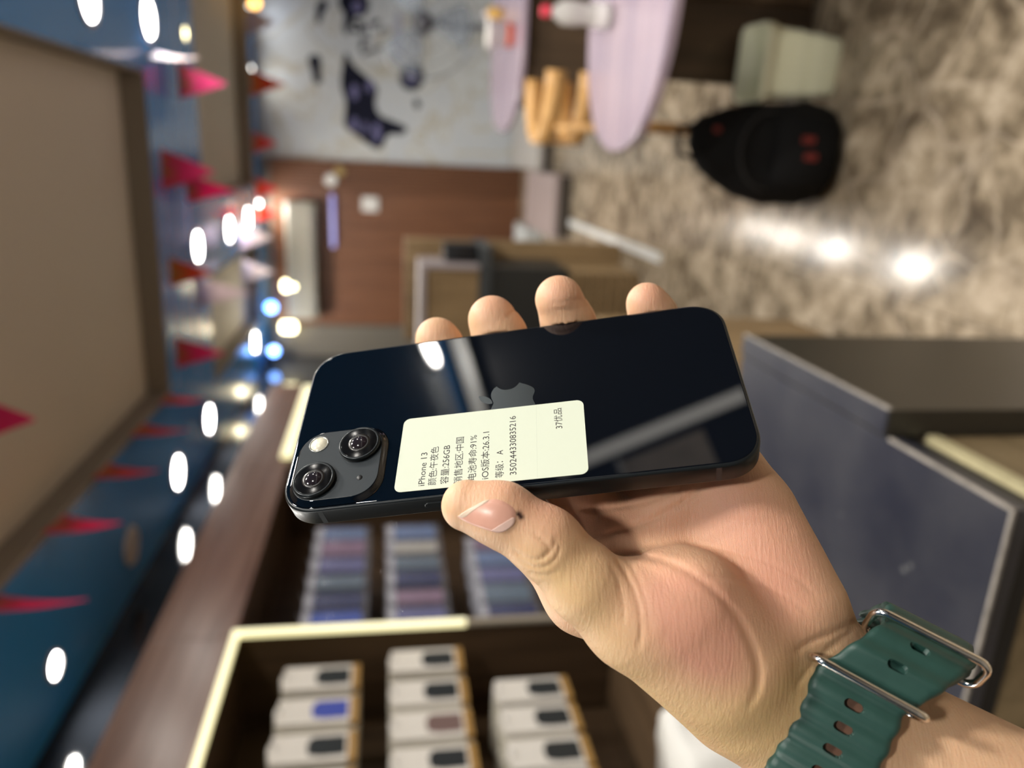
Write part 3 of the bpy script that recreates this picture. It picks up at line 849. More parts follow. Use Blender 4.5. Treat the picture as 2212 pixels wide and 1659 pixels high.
# ------------------------------------------------------------------ tables, chair, desk things
def stadium(cx, cy, rx, ry, L, n=2.6, seg=48):
    """rounded left end, long to the right"""
    pts = []
    for i in range(seg + 1):
        a = math.pi / 2 + math.pi * i / seg
        c, s = math.cos(a), math.sin(a)
        pts.append((cx + rx * math.copysign(abs(c) ** (2 / n), c), cy + ry * math.copysign(abs(s) ** (2 / n), s)))
    pts += [(cx + L, cy - ry), (cx + L, cy + ry)]
    return pts
def table(name, label, cx, cy, rx, ry, L, z, n):
    t = thing(name, label, 'table', (cx + L / 2, cy, 0), 0, 'pale tables with rounded ends')
    poly = stadium(cx, cy, rx, ry, L, n)
    zs = ((z - 0.030, 0.992), (z - 0.026, 1.0), (z - 0.004, 1.0), (z, 0.995))
    mx_, my_ = cx + L / 2, cy
    obj('table_top', loft([[(mx_ + (x - mx_) * k, my_ + (y - my_) * k, zz) for x, y in poly] for zz, k in zs]), 'table_top', t)
    return t
nt_ = table('round_end_table', 'pale lilac table with rounded end holding the red capped bottle', 0.46, 2.415, 0.435, 0.42, 1.3, 0.75, 2.15)
obj('back_board', bbox(0.27, 1.72, 2.70, 2.74, 0.0, 0.718), 'table_base', nt_)
obj('drawer_front', bbox(0.535, 1.72, 2.66, 2.698, 0.03, 0.70, 0.003), 'shelf_wood', nt_)
ft_ = table('round_end_table', 'farther pale lilac table with rounded end holding the red and white cup', 0.55, 4.86, 0.42, 0.62, 1.5, 0.75, 2.2)
obj('front_board', bbox(0.30, 2.0, 4.34, 4.38, 0.0, 0.718), 'table_base', ft_)
obj('side_board', bbox(0.30, 0.34, 4.385, 5.3, 0.0, 0.718), 'table_base', ft_)

# bentwood chair behind the near table
ch = thing('wooden_chair', 'bent orange wooden chair standing between the two pale tables', 'chair', (0.24, 3.2, 0))
def bentrail(z, hh, r0):
    lp = []
    for i in range(17):
        a = math.radians(95 + 170 * i / 16)
        x, y = 0.33 + 0.27 * math.cos(a), 3.20 + 0.22 * math.sin(a)
        nx, ny = math.cos(a), math.sin(a)
        lp.append([(x + nx * r0, y + ny * r0, z - hh), (x + nx * r0, y + ny * r0, z + hh), (x - nx * r0, y - ny * r0, z + hh), (x - nx * r0, y - ny * r0, z - hh)])
    return loft(lp)
obj('top_rail', bentrail(0.825, 0.036, 0.014), 'orange_wood', ch, True)
obj('lower_rail', bentrail(0.70, 0.032, 0.013), 'orange_wood', ch, True)
obj('back_splat', bbox(0.053, 0.075, 3.14, 3.26, 0.735, 0.79, 0.004), 'orange_wood', ch)
obj('seat', loft([[(0.33 + 0.23 * k * math.cos(a), 3.2 + 0.21 * k * math.sin(a), z) for a in np.linspace(0, 2 * math.pi, 28, endpoint=False)] for z, k in ((0.42, 0.96), (0.43, 1.0), (0.45, 1.0), (0.46, 0.95))]), 'orange_wood', ch)
for y in (3.34, 3.06):
    obj('post', tube([(0.13, y, 0.0), (0.135, y, 0.44), (0.11, y + (0.015 if y > 3.2 else -0.015), 0.80)], [0.017, 0.019, 0.015], 10), 'orange_wood', ch, True)
    obj('leg', tube([(0.50, y, 0.0), (0.47, y, 0.43)], [0.015, 0.019], 10), 'orange_wood', ch, True)
obj('stretcher', bbox(0.115, 0.15, 3.08, 3.32, 0.10, 0.16, 0.004), 'orange_wood', ch)

bt = thing('spray_bottle', 'clear grey bottle with a red cap on the near pale table', 'bottle', (0.43, 2.56, 0.751))
child(bt, 'body', lathe([(0.030, 0.0), (0.036, 0.004), (0.037, 0.06), (0.031, 0.085), (0.037, 0.11), (0.036, 0.155), (0.015, 0.185), (0.013, 0.20)], 24), flat('clear_grey_bottle', (0.55, 0.53, 0.50), 0.15, alpha=0.8), True)
child(bt, 'label_band', lathe([(0.0375, 0.012), (0.0378, 0.014), (0.0378, 0.05), (0.0375, 0.052)], 24), 'white_plastic', True)
child(bt, 'cap', lathe([(0.016, 0.192), (0.018, 0.194), (0.017, 0.216), (0.014, 0.220)], 20), flat('red_cap', (0.62, 0.03, 0.06), 0.4), True)
cp = thing('paper_cup', 'red and white paper cup on the far pale table', 'cup', (0.63, 4.55, 0.751))
child(cp, 'wall', lathe([(0.058, 0.0), (0.075, 0.135), (0.078, 0.137), (0.078, 0.142), (0.072, 0.142)], 24), flat('cup_white', (0.75, 0.72, 0.68), 0.4), True)
child(cp, 'red_band', lathe([(0.0585, 0.003), (0.0635, 0.040), (0.060, 0.040)], 24), flat('cup_red', (0.62, 0.10, 0.04), 0.4), True)
for k, (x, y, c_, lb) in enumerate(((0.80, 5.0, (0.62, 0.38, 0.10), 'small amber jar on the far pale table at the picture edge'), (0.70, 2.68, (0.35, 0.36, 0.36), 'small grey glass jar at the picture edge on the near pale table'))):
    t = thing('glass_jar', lb, 'jar', (x, y, 0.751))
    child(t, 'body', lathe([(0.035, 0), (0.040, 0.005), (0.040, 0.08), (0.03, 0.095)], 20), flat('jar_glass_%d' % k, c_, 0.2), True)
    child(t, 'lid', lathe([(0.034, 0.095), (0.034, 0.115), (0.030, 0.118)], 20), 'steel', True)

# waste bin: ribbed, tapering, open top
bx, by = 0.322, 2.55
bin_ = thing('waste_bin', 'pale green ribbed plastic waste bin beside the black backpack', 'bin', (bx, by, 0), -0.05)
bin_.scale = (0.92, 0.92, 0.92)
def rr_loop(w, d, r, z, rib=0.0):
    pts = rrect(w, d, r, 9)
    out = []
    for i, (x, y) in enumerate(pts):
        out.append((x, y, z))
    return out
M['bin'] = flat('pale_green_plastic', (0.85, 0.86, 0.66), 0.45)
lp = [rr_loop(0.185, 0.155, 0.030, 0.0), rr_loop(0.195, 0.165, 0.032, 0.006)]
lp += [rr_loop(0.195 + 0.045 * f_, 0.165 + 0.04 * f_, 0.034, 0.006 + 0.254 * f_) for f_ in (0.3, 0.6, 0.85, 1.0)]
lp += [rr_loop(0.258, 0.222, 0.040, 0.262), rr_loop(0.260, 0.224, 0.040, 0.292), rr_loop(0.256, 0.220, 0.040, 0.296), rr_loop(0.248, 0.212, 0.038, 0.294)]
lp += [rr_loop(0.238, 0.202, 0.036, 0.24), rr_loop(0.19, 0.16, 0.032, 0.012)]
child(bin_, 'bucket', loft(lp), 'bin', True)
for k in range(9):
    x = -0.084 + k * 0.021
    child(bin_, 'rib', loft([[(x * 0.95 - 0.004, -0.0835, 0.02), (x * 0.95 + 0.004, -0.0835, 0.02), (x * 0.95 + 0.003, -0.0875, 0.02), (x * 0.95 - 0.003, -0.0875, 0.02)], [(x * 1.15 - 0.004, -0.1005, 0.235), (x * 1.15 + 0.004, -0.1005, 0.235), (x * 1.15 + 0.003, -0.105, 0.235), (x * 1.15 - 0.003, -0.105, 0.235)]]), 'bin')
for z in (0.08, 0.15):
    f_ = z / 0.26
    child(bin_, 'band', loft([rr_loop(0.196 + 0.045 * f_, 0.166 + 0.04 * f_, 0.034, z), rr_loop(0.202 + 0.045 * f_, 0.172 + 0.04 * f_, 0.036, z + 0.004), rr_loop(0.202 + 0.046 * f_, 0.172 + 0.041 * f_, 0.036, z + 0.010), rr_loop(0.197 + 0.047 * f_, 0.167 + 0.042 * f_, 0.034, z + 0.014)], cap0=False, cap1=False), 'bin', True)

# black backpack slumped on the floor
bpk = thing('backpack', 'black fabric backpack slumped on the marble floor', 'backpack', (0.05, 2.50, 0))
bpk.scale = (1.08, 1.05, 1.16)
M['fabric'] = flat('black_fabric', (0.005, 0.005, 0.0055), 0.85, spec=0.25, noise=0.3, nscale=60)
M['fabric2'] = flat('black_trim', (0.014, 0.014, 0.015), 0.6)
lp = []
for z, w_, d_, ox in ((0.0, 0.115, 0.085, 0.0), (0.015, 0.140, 0.105, 0.0), (0.08, 0.152, 0.115, -0.004), (0.17, 0.150, 0.110, -0.006), (0.25, 0.136, 0.098, -0.004), (0.32, 0.110, 0.080, 0.006), (0.375, 0.075, 0.055, 0.020), (0.405, 0.030, 0.022, 0.030)):
    lp.append([(ox + w_ * math.copysign(abs(math.cos(a)) ** 0.8, math.cos(a)) + 0.006 * math.sin(6 * a + z * 30), d_ * math.copysign(abs(math.sin(a)) ** 0.8, math.sin(a)) + 0.004 * math.sin(5 * a + z * 40), z) for a in np.linspace(0, 2 * math.pi, 40, endpoint=False)])
child(bpk, 'main_bag', loft(lp), 'fabric', True)
lp = []
for z, w_, d_ in ((0.02, 0.09, 0.03), (0.03, 0.105, 0.045), (0.12, 0.11, 0.05), (0.18, 0.10, 0.04), (0.20, 0.08, 0.02)):
    lp.append([(w_ * math.cos(a), -0.105 + d_ * math.sin(a), z) for a in np.linspace(0, 2 * math.pi, 28, endpoint=False)])
child(bpk, 'front_pocket', loft(lp), 'fabric', True)
child(bpk, 'zip', tube([(0.11 * math.cos(a), -0.115 - 0.012 * math.sin(a), 0.215 + 0.09 * math.sin(a)) for a in np.linspace(0, math.pi, 16)], 0.004, 6), 'fabric2', True)
child(bpk, 'handle', tube([(-0.03, 0.02, 0.385), (-0.02, 0.02, 0.425), (0.05, 0.02, 0.435), (0.07, 0.02, 0.38)], 0.009, 8), 'fabric2', True)
for s in (-1, 1):
    child(bpk, 'strap', tube([(s * 0.06, 0.09, 0.33), (s * 0.10, 0.13, 0.22), (s * 0.12, 0.13, 0.08), (s * 0.11, 0.09, 0.03)], 0.012, 8), 'fabric2', True)
M['red_tag'] = flat('red_tag', (0.16, 0.018, 0.014), 0.6)
for (x, z) in ((0.035, 0.125), (-0.012, 0.112)):
    child(bpk, 'red_tag', bbox(x - 0.010, x + 0.010, -0.160, -0.150, z - 0.018, z + 0.018, 0.003), 'red_tag')
child(bpk, 'red_tag', bbox(0.045, 0.062, -0.075, -0.066, 0.345, 0.365, 0.003), 'red_tag')

# ------------------------------------------------------------------ phone
RPH = np.array([[0.9853, 0.0054, 0.1705], [-0.1244, 0.7066, 0.6966], [-0.1167, -0.7076, 0.6969]])
CPH = np.array([0.2968, 5.5185, 251.64])            # middle of the back glass, mm from the eye
def c2w(p):
    """point in mm (right, down, forward of the eye) to world metres"""
    p = np.asarray(p, float)
    return EYEP + (p[..., 0:1] * IR + p[..., 1:2] * ID + p[..., 2:3] * FW) / 1000.0
def px(x, y, z):
    return np.array([(x - 1106.0) / FPX * z, (y - 829.5) / FPX * z, z])
def ph(a, b, s):
    """phone coordinates (mm): a toward its lower end, b toward its left edge, s out of the back"""
    return CPH + RPH[:, 0] * a + RPH[:, 1] * b - RPH[:, 2] * s
dirw = lambda v: v[0] * IR + v[1] * ID + v[2] * FW
ax, ay, az = dirw(-RPH[:, 1]), dirw(-RPH[:, 0]), dirw(-RPH[:, 2])
mph = Matrix.Identity(4)
oph = c2w(CPH)
for i in range(3):
    mph[i][0], mph[i][1], mph[i][2], mph[i][3] = ax[i] * 0.001, ay[i] * 0.001, az[i] * 0.001, oph[i]
# mesh data is given in mm; the phone Empty carries the pose, meshes are scaled to metres
mph_u = Matrix([[mph[i][j] * (1000.0 if j < 3 else 1.0) for j in range(4)] for i in range(3)] + [[0, 0, 0, 1]])
phone = bpy.data.objects.new('smartphone', None)
COL.objects.link(phone)
phone.empty_display_size = 0.03
phone.matrix_world = mph_u
tag(phone, 'midnight black smartphone held up in the hand, back side with a pale sticker', 'phone')
def pchild(name, bm_, mat, parent=None, smooth=False):
    bmesh.ops.scale(bm_, vec=(0.001, 0.001, 0.001), verts=bm_.verts)
    o = child(parent or phone, name, bm_, mat, smooth)
    return o
PWd, PLn, PTh, PR = 71.5, 146.7, 7.65, 12.2
def ploop(inset, z, r=PR):
    return [(x, y, z) for x, y in rrect(PWd - 2 * inset, PLn - 2 * inset, max(r - inset, 1), 14, 2.25)]
M['frame'] = flat('dark_aluminium', (0.009, 0.012, 0.014), 0.36, metal=0.35)
M['glass'] = flat('midnight_glass', (0.0016, 0.0026, 0.005), 0.015, spec=0.6, ior=1.52)
M['glass'].node_tree.nodes['Principled BSDF'].inputs['Coat Weight'].default_value = 0.0
o = pchild('frame', loft([ploop(0.9, -PTh), ploop(0.35, -PTh + 0.25), ploop(0.0, -PTh + 0.9), ploop(0.0, -1.0), ploop(0.14, -0.55), ploop(0.42, -0.24), ploop(0.75, -0.12)]), 'frame', smooth=False)
for p in o.data.polygons: p.use_smooth = len(p.vertices) == 4
o = pchild('back_glass', loft([ploop(0.78, -0.5), ploop(0.8, -0.14), ploop(0.95, -0.04), ploop(1.25, 0.0)]), 'glass')
for p in o.data.polygons: p.use_smooth = len(p.vertices) == 4
pchild('screen_glass', loft([ploop(1.0, -PTh - 0.05), ploop(0.95, -PTh + 0.05)]), 'glass')
# antenna lines
M['antenna'] = flat('antenna_line', (0.024, 0.029, 0.033), 0.4)
for (y0) in (60.0, -59.5):
    pchild('antenna_line', bbox(-35.79, -35.60, y0 - 0.8, y0 + 0.8, -PTh + 0.9, -0.9), 'antenna')
    pchild('antenna_line', bbox(35.60, 35.79, y0 - 0.8, y0 + 0.8, -PTh + 0.9, -0.9), 'antenna')
# volume buttons on the left side
for (y0, y1) in ((18.0, 27.8), (4.6, 14.4)):
    pchild('side_button', loft([[(-35.72, y, z) for y, z in [(py + (y0 + y1) / 2, pz - 3.4) for py, pz in rrect(y1 - y0, 2.7, 1.3, 6)]], [(-36.10, y, z) for y, z in [(py + (y0 + y1) / 2, pz - 3.4) for py, pz in rrect(y1 - y0 - 0.25, 2.45, 1.2, 6)]], [(-36.18, y, z) for y, z in [(py + (y0 + y1) / 2, pz - 3.4) for py, pz in rrect(y1 - y0 - 0.6, 2.1, 1.0, 6)]]]), 'frame', smooth=False)
pchild('power_button', bbox(35.7, 36.2, 8.0, 25.0, -4.7, -2.1, 0.3), 'frame')
# camera plateau
CBX, CBY = -19.3, 56.0
def cloop(w, z, r):
    return [(CBX + x, CBY + y, z) for x, y in rrect(w, w, r, 12, 2.2)]
M['bump'] = flat('matte_camera_glass', (0.014, 0.019, 0.023), 0.36)
bump = pchild('camera_plateau', loft([cloop(31.0, -0.03, 10.0), cloop(30.2, 0.22, 9.7), cloop(29.0, 0.85, 9.2), cloop(28.3, 1.35, 8.9), cloop(27.6, 1.55, 8.6)], cap1=False), 'glass', smooth=True)
o = pchild('plateau_face', loft([cloop(27.66, 1.50, 8.6), cloop(27.4, 1.58, 8.5)]), 'bump', bump)
M['lens_black'] = flat('lens_black', (0.003, 0.003, 0.0035), 0.16, spec=0.12)
M['lens_ring'] = flat('lens_ring', (0.012, 0.015, 0.017), 0.28, metal=0.5)
M['iris'] = flat('iris_grey', (0.014, 0.012, 0.011), 0.3)
M['coating'] = flat('lens_coating', (0.012, 0.008, 0.010), 0.10, spec=0.4, ior=1.45)
for (lx, ly) in ((CBX - 6.35, CBY + 6.5), (CBX + 6.35, CBY - 6.5)):
    o = pchild('lens_ring', lathe([(6.85, 1.45), (6.85, 2.55), (6.6, 3.0), (6.2, 3.12), (5.95, 2.95)], 48, center=(lx, ly, 0)), 'lens_ring', bump, True)
    o = pchild('lens_glass', lathe([(6.0, 2.4), (6.0, 2.92), (5.85, 2.98), (0.001, 3.02)], 48, center=(lx, ly, 0)), 'lens_black', bump, True)
    o = pchild('lens_iris', lathe([(3.6, 3.0), (3.6, 3.035), (2.75, 3.04), (2.7, 3.03)], 40, center=(lx, ly, 0)), 'iris', bump, True)
    o = pchild('lens_core', lathe([(2.7, 3.0), (2.5, 3.12), (1.8, 3.35), (0.9, 3.48), (0.001, 3.52)], 36, center=(lx, ly, 0)), 'coating', bump, True)
M['flash'] = flat('flash_lens', (0.62, 0.58, 0.46), 0.25, noise=0.3, nscale=900)
M['flash_ring'] = flat('flash_ring', (0.25, 0.25, 0.23), 0.25, metal=0.5)
FLX, FLY = -10.3, 63.9
pchild('flash_ring', lathe([(3.35, 1.5), (3.3, 1.72), (2.95, 1.76), (2.85, 1.66)], 36, center=(FLX, FLY, 0)), 'flash_ring', bump, True)
pchild('flash', lathe([(2.86, 1.5), (2.8, 1.67), (0.001, 1.74)], 36, center=(FLX, FLY, 0)), 'flash', bump, True)
pchild('microphone_hole', lathe([(1.0, 1.5), (1.0, 1.60), (0.001, 1.605)], 24, center=(-26.2, 48.0, 0)), 'black', bump, True)

# bitten fruit emblem
def bez(p0, p1, p2, p3, n=9):
    return [tuple((1 - t) ** 3 * a + 3 * (1 - t) ** 2 * t * b + 3 * (1 - t) * t * t * c + t ** 3 * d for a, b, c, d in zip(p0, p1, p2, p3)) for t in [i / n for i in range(n)]]
# outline in a box 0..170 wide, y down
E_ = [((150.4, 130.3), (147.9, 136.0), (145.0, 141.3), (141.6, 146.2)), ((141.6, 146.2), (137.0, 152.8), (133.2, 157.4), (130.3, 159.9)), ((130.3, 159.9), (125.8, 164.1), (120.9, 166.2), (115.7, 166.3)),
      ((115.7, 166.3), (111.9, 166.3), (107.4, 165.3), (102.1, 163.1)), ((102.1, 163.1), (96.8, 161.0), (91.9, 159.9), (87.4, 159.9)), ((87.4, 159.9), (82.7, 159.9), (77.6, 161.0), (72.2, 163.1)),
      ((72.2, 163.1), (66.8, 165.3), (62.4, 166.4), (59.1, 166.5)), ((59.1, 166.5), (54.0, 166.7), (49.0, 164.5), (43.9, 159.9)), ((43.9, 159.9), (40.7, 157.1), (36.7, 152.3), (31.9, 145.6)),
      ((31.9, 145.6), (26.7, 138.3), (22.5, 129.9), (19.2, 120.2)), ((19.2, 120.2), (15.7, 109.7), (13.9, 99.6), (13.9, 89.8)), ((13.9, 89.8), (13.9, 78.6), (16.3, 68.9), (21.2, 60.8)),
      ((21.2, 60.8), (25.0, 54.3), (30.1, 49.1), (36.5, 45.3)), ((36.5, 45.3), (42.9, 41.5), (49.7, 39.5), (57.2, 39.4)), ((57.2, 39.4), (61.2, 39.4), (66.6, 40.7), (73.2, 43.1)),
      ((73.2, 43.1), (79.8, 45.5), (84.0, 46.8), (85.9, 46.8)), ((85.9, 46.8), (87.3, 46.8), (92.0, 45.3), (100.0, 42.4)), ((100.0, 42.4), (107.5, 39.7), (113.8, 38.6), (119.0, 39.0)),
      ((119.0, 39.0), (133.1, 40.2), (143.6, 45.7), (150.7, 55.7)), ((150.7, 55.7), (138.2, 63.3), (131.9, 74.0), (132.1, 87.7)), ((132.1, 87.7), (132.2, 98.4), (136.1, 107.3), (143.7, 114.3)),
      ((143.7, 114.3), (147.1, 117.6), (151.0, 120.1), (155.2, 121.9)), ((155.2, 121.9), (154.3, 124.6), (153.3, 127.5), (150.4, 130.3))]
LF = [((119.1, 7.2), (119.1, 15.5), (116.1, 23.4), (109.9, 30.5)), ((109.9, 30.5), (102.5, 39.2), (93.5, 44.2), (83.8, 43.4)), ((83.8, 43.4), (83.7, 42.4), (83.6, 41.3), (83.6, 40.2)),
      ((83.6, 40.2), (83.6, 32.0), (87.2, 23.2), (93.6, 16.0)), ((93.6, 16.0), (96.7, 12.3), (100.8, 9.3), (105.6, 6.9)), ((105.6, 6.9), (110.4, 4.5), (115.0, 3.2), (119.0, 2.8)), ((119.0, 2.8), (119.1, 4.3), (119.1, 5.7), (119.1, 7.2))]
LS = 14.6 / 127.0
def emb(segs):
    pts_ = [q for s in segs for q in bez(*s)]
    return [((x - 85.0) * LS, -(y - 103.0) * LS) for x, y in pts_]
M['emblem'] = flat('emblem_mirror', (0.085, 0.095, 0.10), 0.28, metal=0.9)
bm = bmesh.new()
for s in (E_, LF):
    prism([(x, y) for x, y in emb(s)], 0.01, 0.035, bm)
pchild('emblem', bm, 'emblem')

# sticker with printed lines
M['sticker'] = flat('pale_sticker', (0.57, 0.61, 0.50), 0.5)
M['ink'] = flat('print_ink', (0.02, 0.012, 0.016), 0.6)
stc = bpy.data.objects.new('sticker_pivot', None)
SA = math.radians(-0.9)
SX, SY = -17.9, 7.0
def srot(x, y):
    x0, y0 = x - SX, y - SY
    return (SX + x0 * math.cos(SA) - y0 * math.sin(SA), SY + x0 * math.sin(SA) + y0 * math.cos(SA))
bpy.data.objects.remove(stc)
st = pchild('sticker', loft([[(*srot(SX + x, SY + y), z) for x, y in rrect(30.0, 59.2, 2.3, 6)] for z in (0.02, 0.12)]), 'sticker')
st['label'] = 'pale sticker with printed lines'
# the perforation line of the sticker
pchild('crease', loft([[(*srot(x, y), z) for x, y in ((-32.5, -7.35), (-3.2, -7.35), (-3.2, -7.45), (-32.5, -7.45))] for z in (0.118, 0.128)]), flat('sticker_crease', (0.50, 0.54, 0.45), 0.6), st)
def letter(txt, x, y, size, sx=1.0, name='lettering'):
    cu = bpy.data.curves.new('txt', 'FONT')
    cu.body = txt
    cu.size = size
    cu.extrude = 0.0
    cu.resolution_u = 3
    to = bpy.data.objects.new('txt', cu)
    COL.objects.link(to)
    bpy.context.view_layer.update()
    dg = bpy.context.evaluated_depsgraph_get()
    me = bpy.data.meshes.new_from_object(to.evaluated_get(dg))
    bpy.data.objects.remove(to)
    wmax = max([v.co.x for v in me.vertices] or [0])
    for v in me.vertices:
        X, Y = x + v.co.x * sx, y + v.co.y
        v.co = Vector((X * 0.001, Y * 0.001, 0.000135))
    me.materials.clear()
    me.materials.append(M['ink'])
    lo = bpy.data.objects.new(name, me)
    COL.objects.link(lo)
    lo.parent = st
    return wmax * sx
def line(txt, x0, x1, ymid, h=2.9, name='lettering'):
    """set text between x0 and x1 (mm), centred on ymid"""
    w = letter(txt, 0, 0, h)
    me_o = COL.objects[-1] if False else st.children[-1]
    k = (x1 - x0) / w
    for v in me_o.data.vertices:
        v.co.x = x0 * 0.001 + v.co.x * k
        v.co.y = (ymid - 0.36 * h) * 0.001 + v.co.y
line('iPhone 13', -31.2, -17.9, 28.4)
line('颜色:午夜色', -31.3, -16.0, 25.0)
line('容量:256GB', -31.3, -16.0, 21.2)
line('销售地区:中国', -31.9, -13.2, 17.0)
line('电池寿命:91%', -31.3, -13.1, 12.7)
line('iOS版本:26.3.1', -31.3, -12.3, 8.7)
line('等级： A', -31.3, -20.5, 4.25)
line('350244330835216', -30.9, -6.9, 0.15)
line('37优品', -14.7, -5.9, -14.5)
#>>HAND
# ------------------------------------------------------------------ hand and forearm (one continuous surface)
def J(*pts):
    return [np.asarray(p, float) for p in pts]
def seg_chain(pts, rad):
    return [(pts[i], pts[i + 1], rad[i], rad[i + 1]) for i in range(len(pts) - 1)]
i_mcp, m_mcp, r_mcp, p_mcp = px(1260, 1284, 248), px(1345, 1190, 251), px(1455, 1095, 251), px(1560, 1020, 247)
FING = {
    'index': seg_chain(J(i_mcp, px(1104, 1112, 254), ph(-22, -19, -24), ph(-29.5, -44.0, -10.0), ph(-30.5, -45.5, -7.5)), [10.0, 9.7, 8.9, 8.0, 7.6]),
    'middle': seg_chain(J(m_mcp, ph(14, 12, -25), ph(0, -24, -22), ph(-6.0, -42.0, -8.0), ph(-8.0, -45.6, -2.4)), [11.5, 10.3, 9.6, 9.5, 8.9]),
    'ring': seg_chain(J(r_mcp, ph(36, 6, -24), ph(25, -30, -22), ph(20.0, -42.5, -7.0), ph(17.8, -45.4, 2.8)), [11.0, 10.0, 9.4, 9.4, 8.7]),
    'pinky': seg_chain(J(p_mcp, ph(56, 4, -20), ph(53.5, -27, -19), ph(51.0, -41.6, -8.0), ph(49.0, -43.2, -2.6)), [10.0, 8.8, 8.3, 8.1, 7.4]),
}
t_tip = ph(-13.0, 42.6, 3.4)
THUMB = seg_chain(J(t_tip, px(1085, 1112, 219), px(1180, 1172, 217.5), px(1268, 1262, 218), px(1365, 1330, 221), px(1600, 1478, 233)), [7.4, 8.5, 9.3, 10.4, 14.0, 19.0])
wrist_c = px(1800, 1562, 232)
fore_c = px(2395, 1900, 207)
EA = (fore_c - wrist_c); EA /= np.linalg.norm(EA)           # along the forearm
EC = np.array([0.5, -0.86, 0.0]); EC -= EA * EC.dot(EA); EC /= np.linalg.norm(EC)   # across the wrist
ED = np.cross(EA, EC)
fore_c = fore_c + EA * 20.0
if ED[2] > 0: ED = -ED                                                   # toward the eye
PALM = [
    (wrist_c + EC * 3 - EA * 8, i_mcp, 18.0, 10.0), (wrist_c + EC * 4 - EA * 8, m_mcp, 16.5, 11.2),
    (wrist_c + EC * 5 - EA * 8, r_mcp, 15.5, 11.0), (wrist_c + EC * 6 - EA * 8, p_mcp, 14.5, 10.2),
    (i_mcp, m_mcp, 10.0, 11.0), (m_mcp, r_mcp, 11.0, 11.0), (r_mcp, p_mcp, 11.0, 10.0),
    (px(1478, 1318, 222), px(1575, 1415, 225), 18.5, 19.5),              # thenar
    (px(1712, 1315, 233), px(1622, 1120, 242), 16.0, 14.5),              # hypothenar
    (px(1640, 1240, 242), px(1560, 1180, 247), 13.0, 12.0),
]
FORE = [
    (wrist_c + EC * 6.0, fore_c + EC * 9, 17.0, 18.5), (wrist_c - EC * 8, fore_c - EC * 12, 17.5, 20.5),
    (wrist_c - EC * 6 - EA * 26, wrist_c - EC * 8, 17.0, 17.5), (wrist_c + EC * 4 - EA * 18, wrist_c + EC * 6, 15.0, 17.0),
]
# palm creases and folds: pixel polylines, (depth, half width) in mm
CREASE = [
    ([(1312, 1192), (1390, 1200), (1470, 1222), (1545, 1275), (1600, 1340), (1635, 1420), (1640, 1480), (1615, 1530)], 0.75, 1.2),
    ([(1300, 1158), (1400, 1128), (1480, 1085), (1520, 1045)], 0.5, 0.8),
    ([(1220, 1098), (1330, 1100), (1420, 1075), (1475, 1055)], 0.5, 0.8),
    ([(1480, 1172), (1560, 1185), (1640, 1205), (1720, 1245), (1765, 1290)], 0.28, 0.7),
    ([(1520, 1245), (1610, 1250), (1690, 1280), (1750, 1330)], 0.22, 0.7),
    ([(1560, 1120), (1640, 1128), (1720, 1150)], 0.2, 0.7),
    ([(1858, 1340), (1800, 1366), (1750, 1385), (1715, 1410)], 0.5, 0.9),
    ([(1852, 1356), (1795, 1395), (1750, 1440), (1715, 1490)], 0.4, 0.8),
    ([(1330, 1205), (1357, 1245), (1380, 1300), (1387, 1360), (1378, 1410)], 0.45, 0.6),
    ([(1348, 1204), (1380, 1248), (1400, 1310), (1404, 1370)], 0.28, 0.5),
    ([(1318, 1218), (1340, 1265), (1348, 1320), (1346, 1350)], 0.28, 0.5),
    ([(1108, 1190), (1150, 1213), (1190, 1200), (1203, 1160)], 0.5, 0.5),
    ([(1120, 1208), (1165, 1232), (1202, 1210), (1212, 1170)], 0.45, 0.5),
    ([(1150, 1150), (1178, 1172), (1190, 1186), (1170, 1205)], 0.5, 0.5),
    ([(1140, 1235), (1175, 1245), (1205, 1235)], 0.35, 0.5),
    ([(1190, 655), (1240, 650), (1275, 640)], 0.22, 0.5), ([(1192, 670), (1250, 668), (1283, 655)], 0.15, 0.5),
    ([(1095, 685), (1115, 668)], 0.3, 0.6),
]
def seg_d(p, a, b, ra, rb):
    ab = b - a
    t = np.clip(((p - a) @ ab) / (ab @ ab + 1e-9), 0, 1)
    d = p - a - t[:, None] * ab
    return np.sqrt((d * d).sum(1)) - (ra + (rb - ra) * t)
def smin(a, b, k):
    h = np.maximum(k - np.abs(a - b), 0) / k
    return np.minimum(a, b) - h * h * k * 0.25
def sd_phone(p):
    q = (p - CPH) @ np.stack([RPH[:, 0], RPH[:, 1], -RPH[:, 2]], 1)
    q = q - np.array([0, 0, -PTh / 2])
    d = np.abs(q) - np.array([PLn / 2, PWd / 2, PTh / 2]) + 0.8
    return np.sqrt((np.maximum(d, 0) ** 2).sum(1)) + np.minimum(d.max(1), 0) - 0.8
def group_d(p, segs, k, lim):
    """smooth union of the segments that can matter within lim of the points' centre"""
    c = p.mean(0)[None]
    out = None
    for s in segs:
        if seg_d(c, *s)[0] > lim:
            continue
        d = seg_d(p, *s)
        out = d if out is None else smin(out, d, k)
    return out
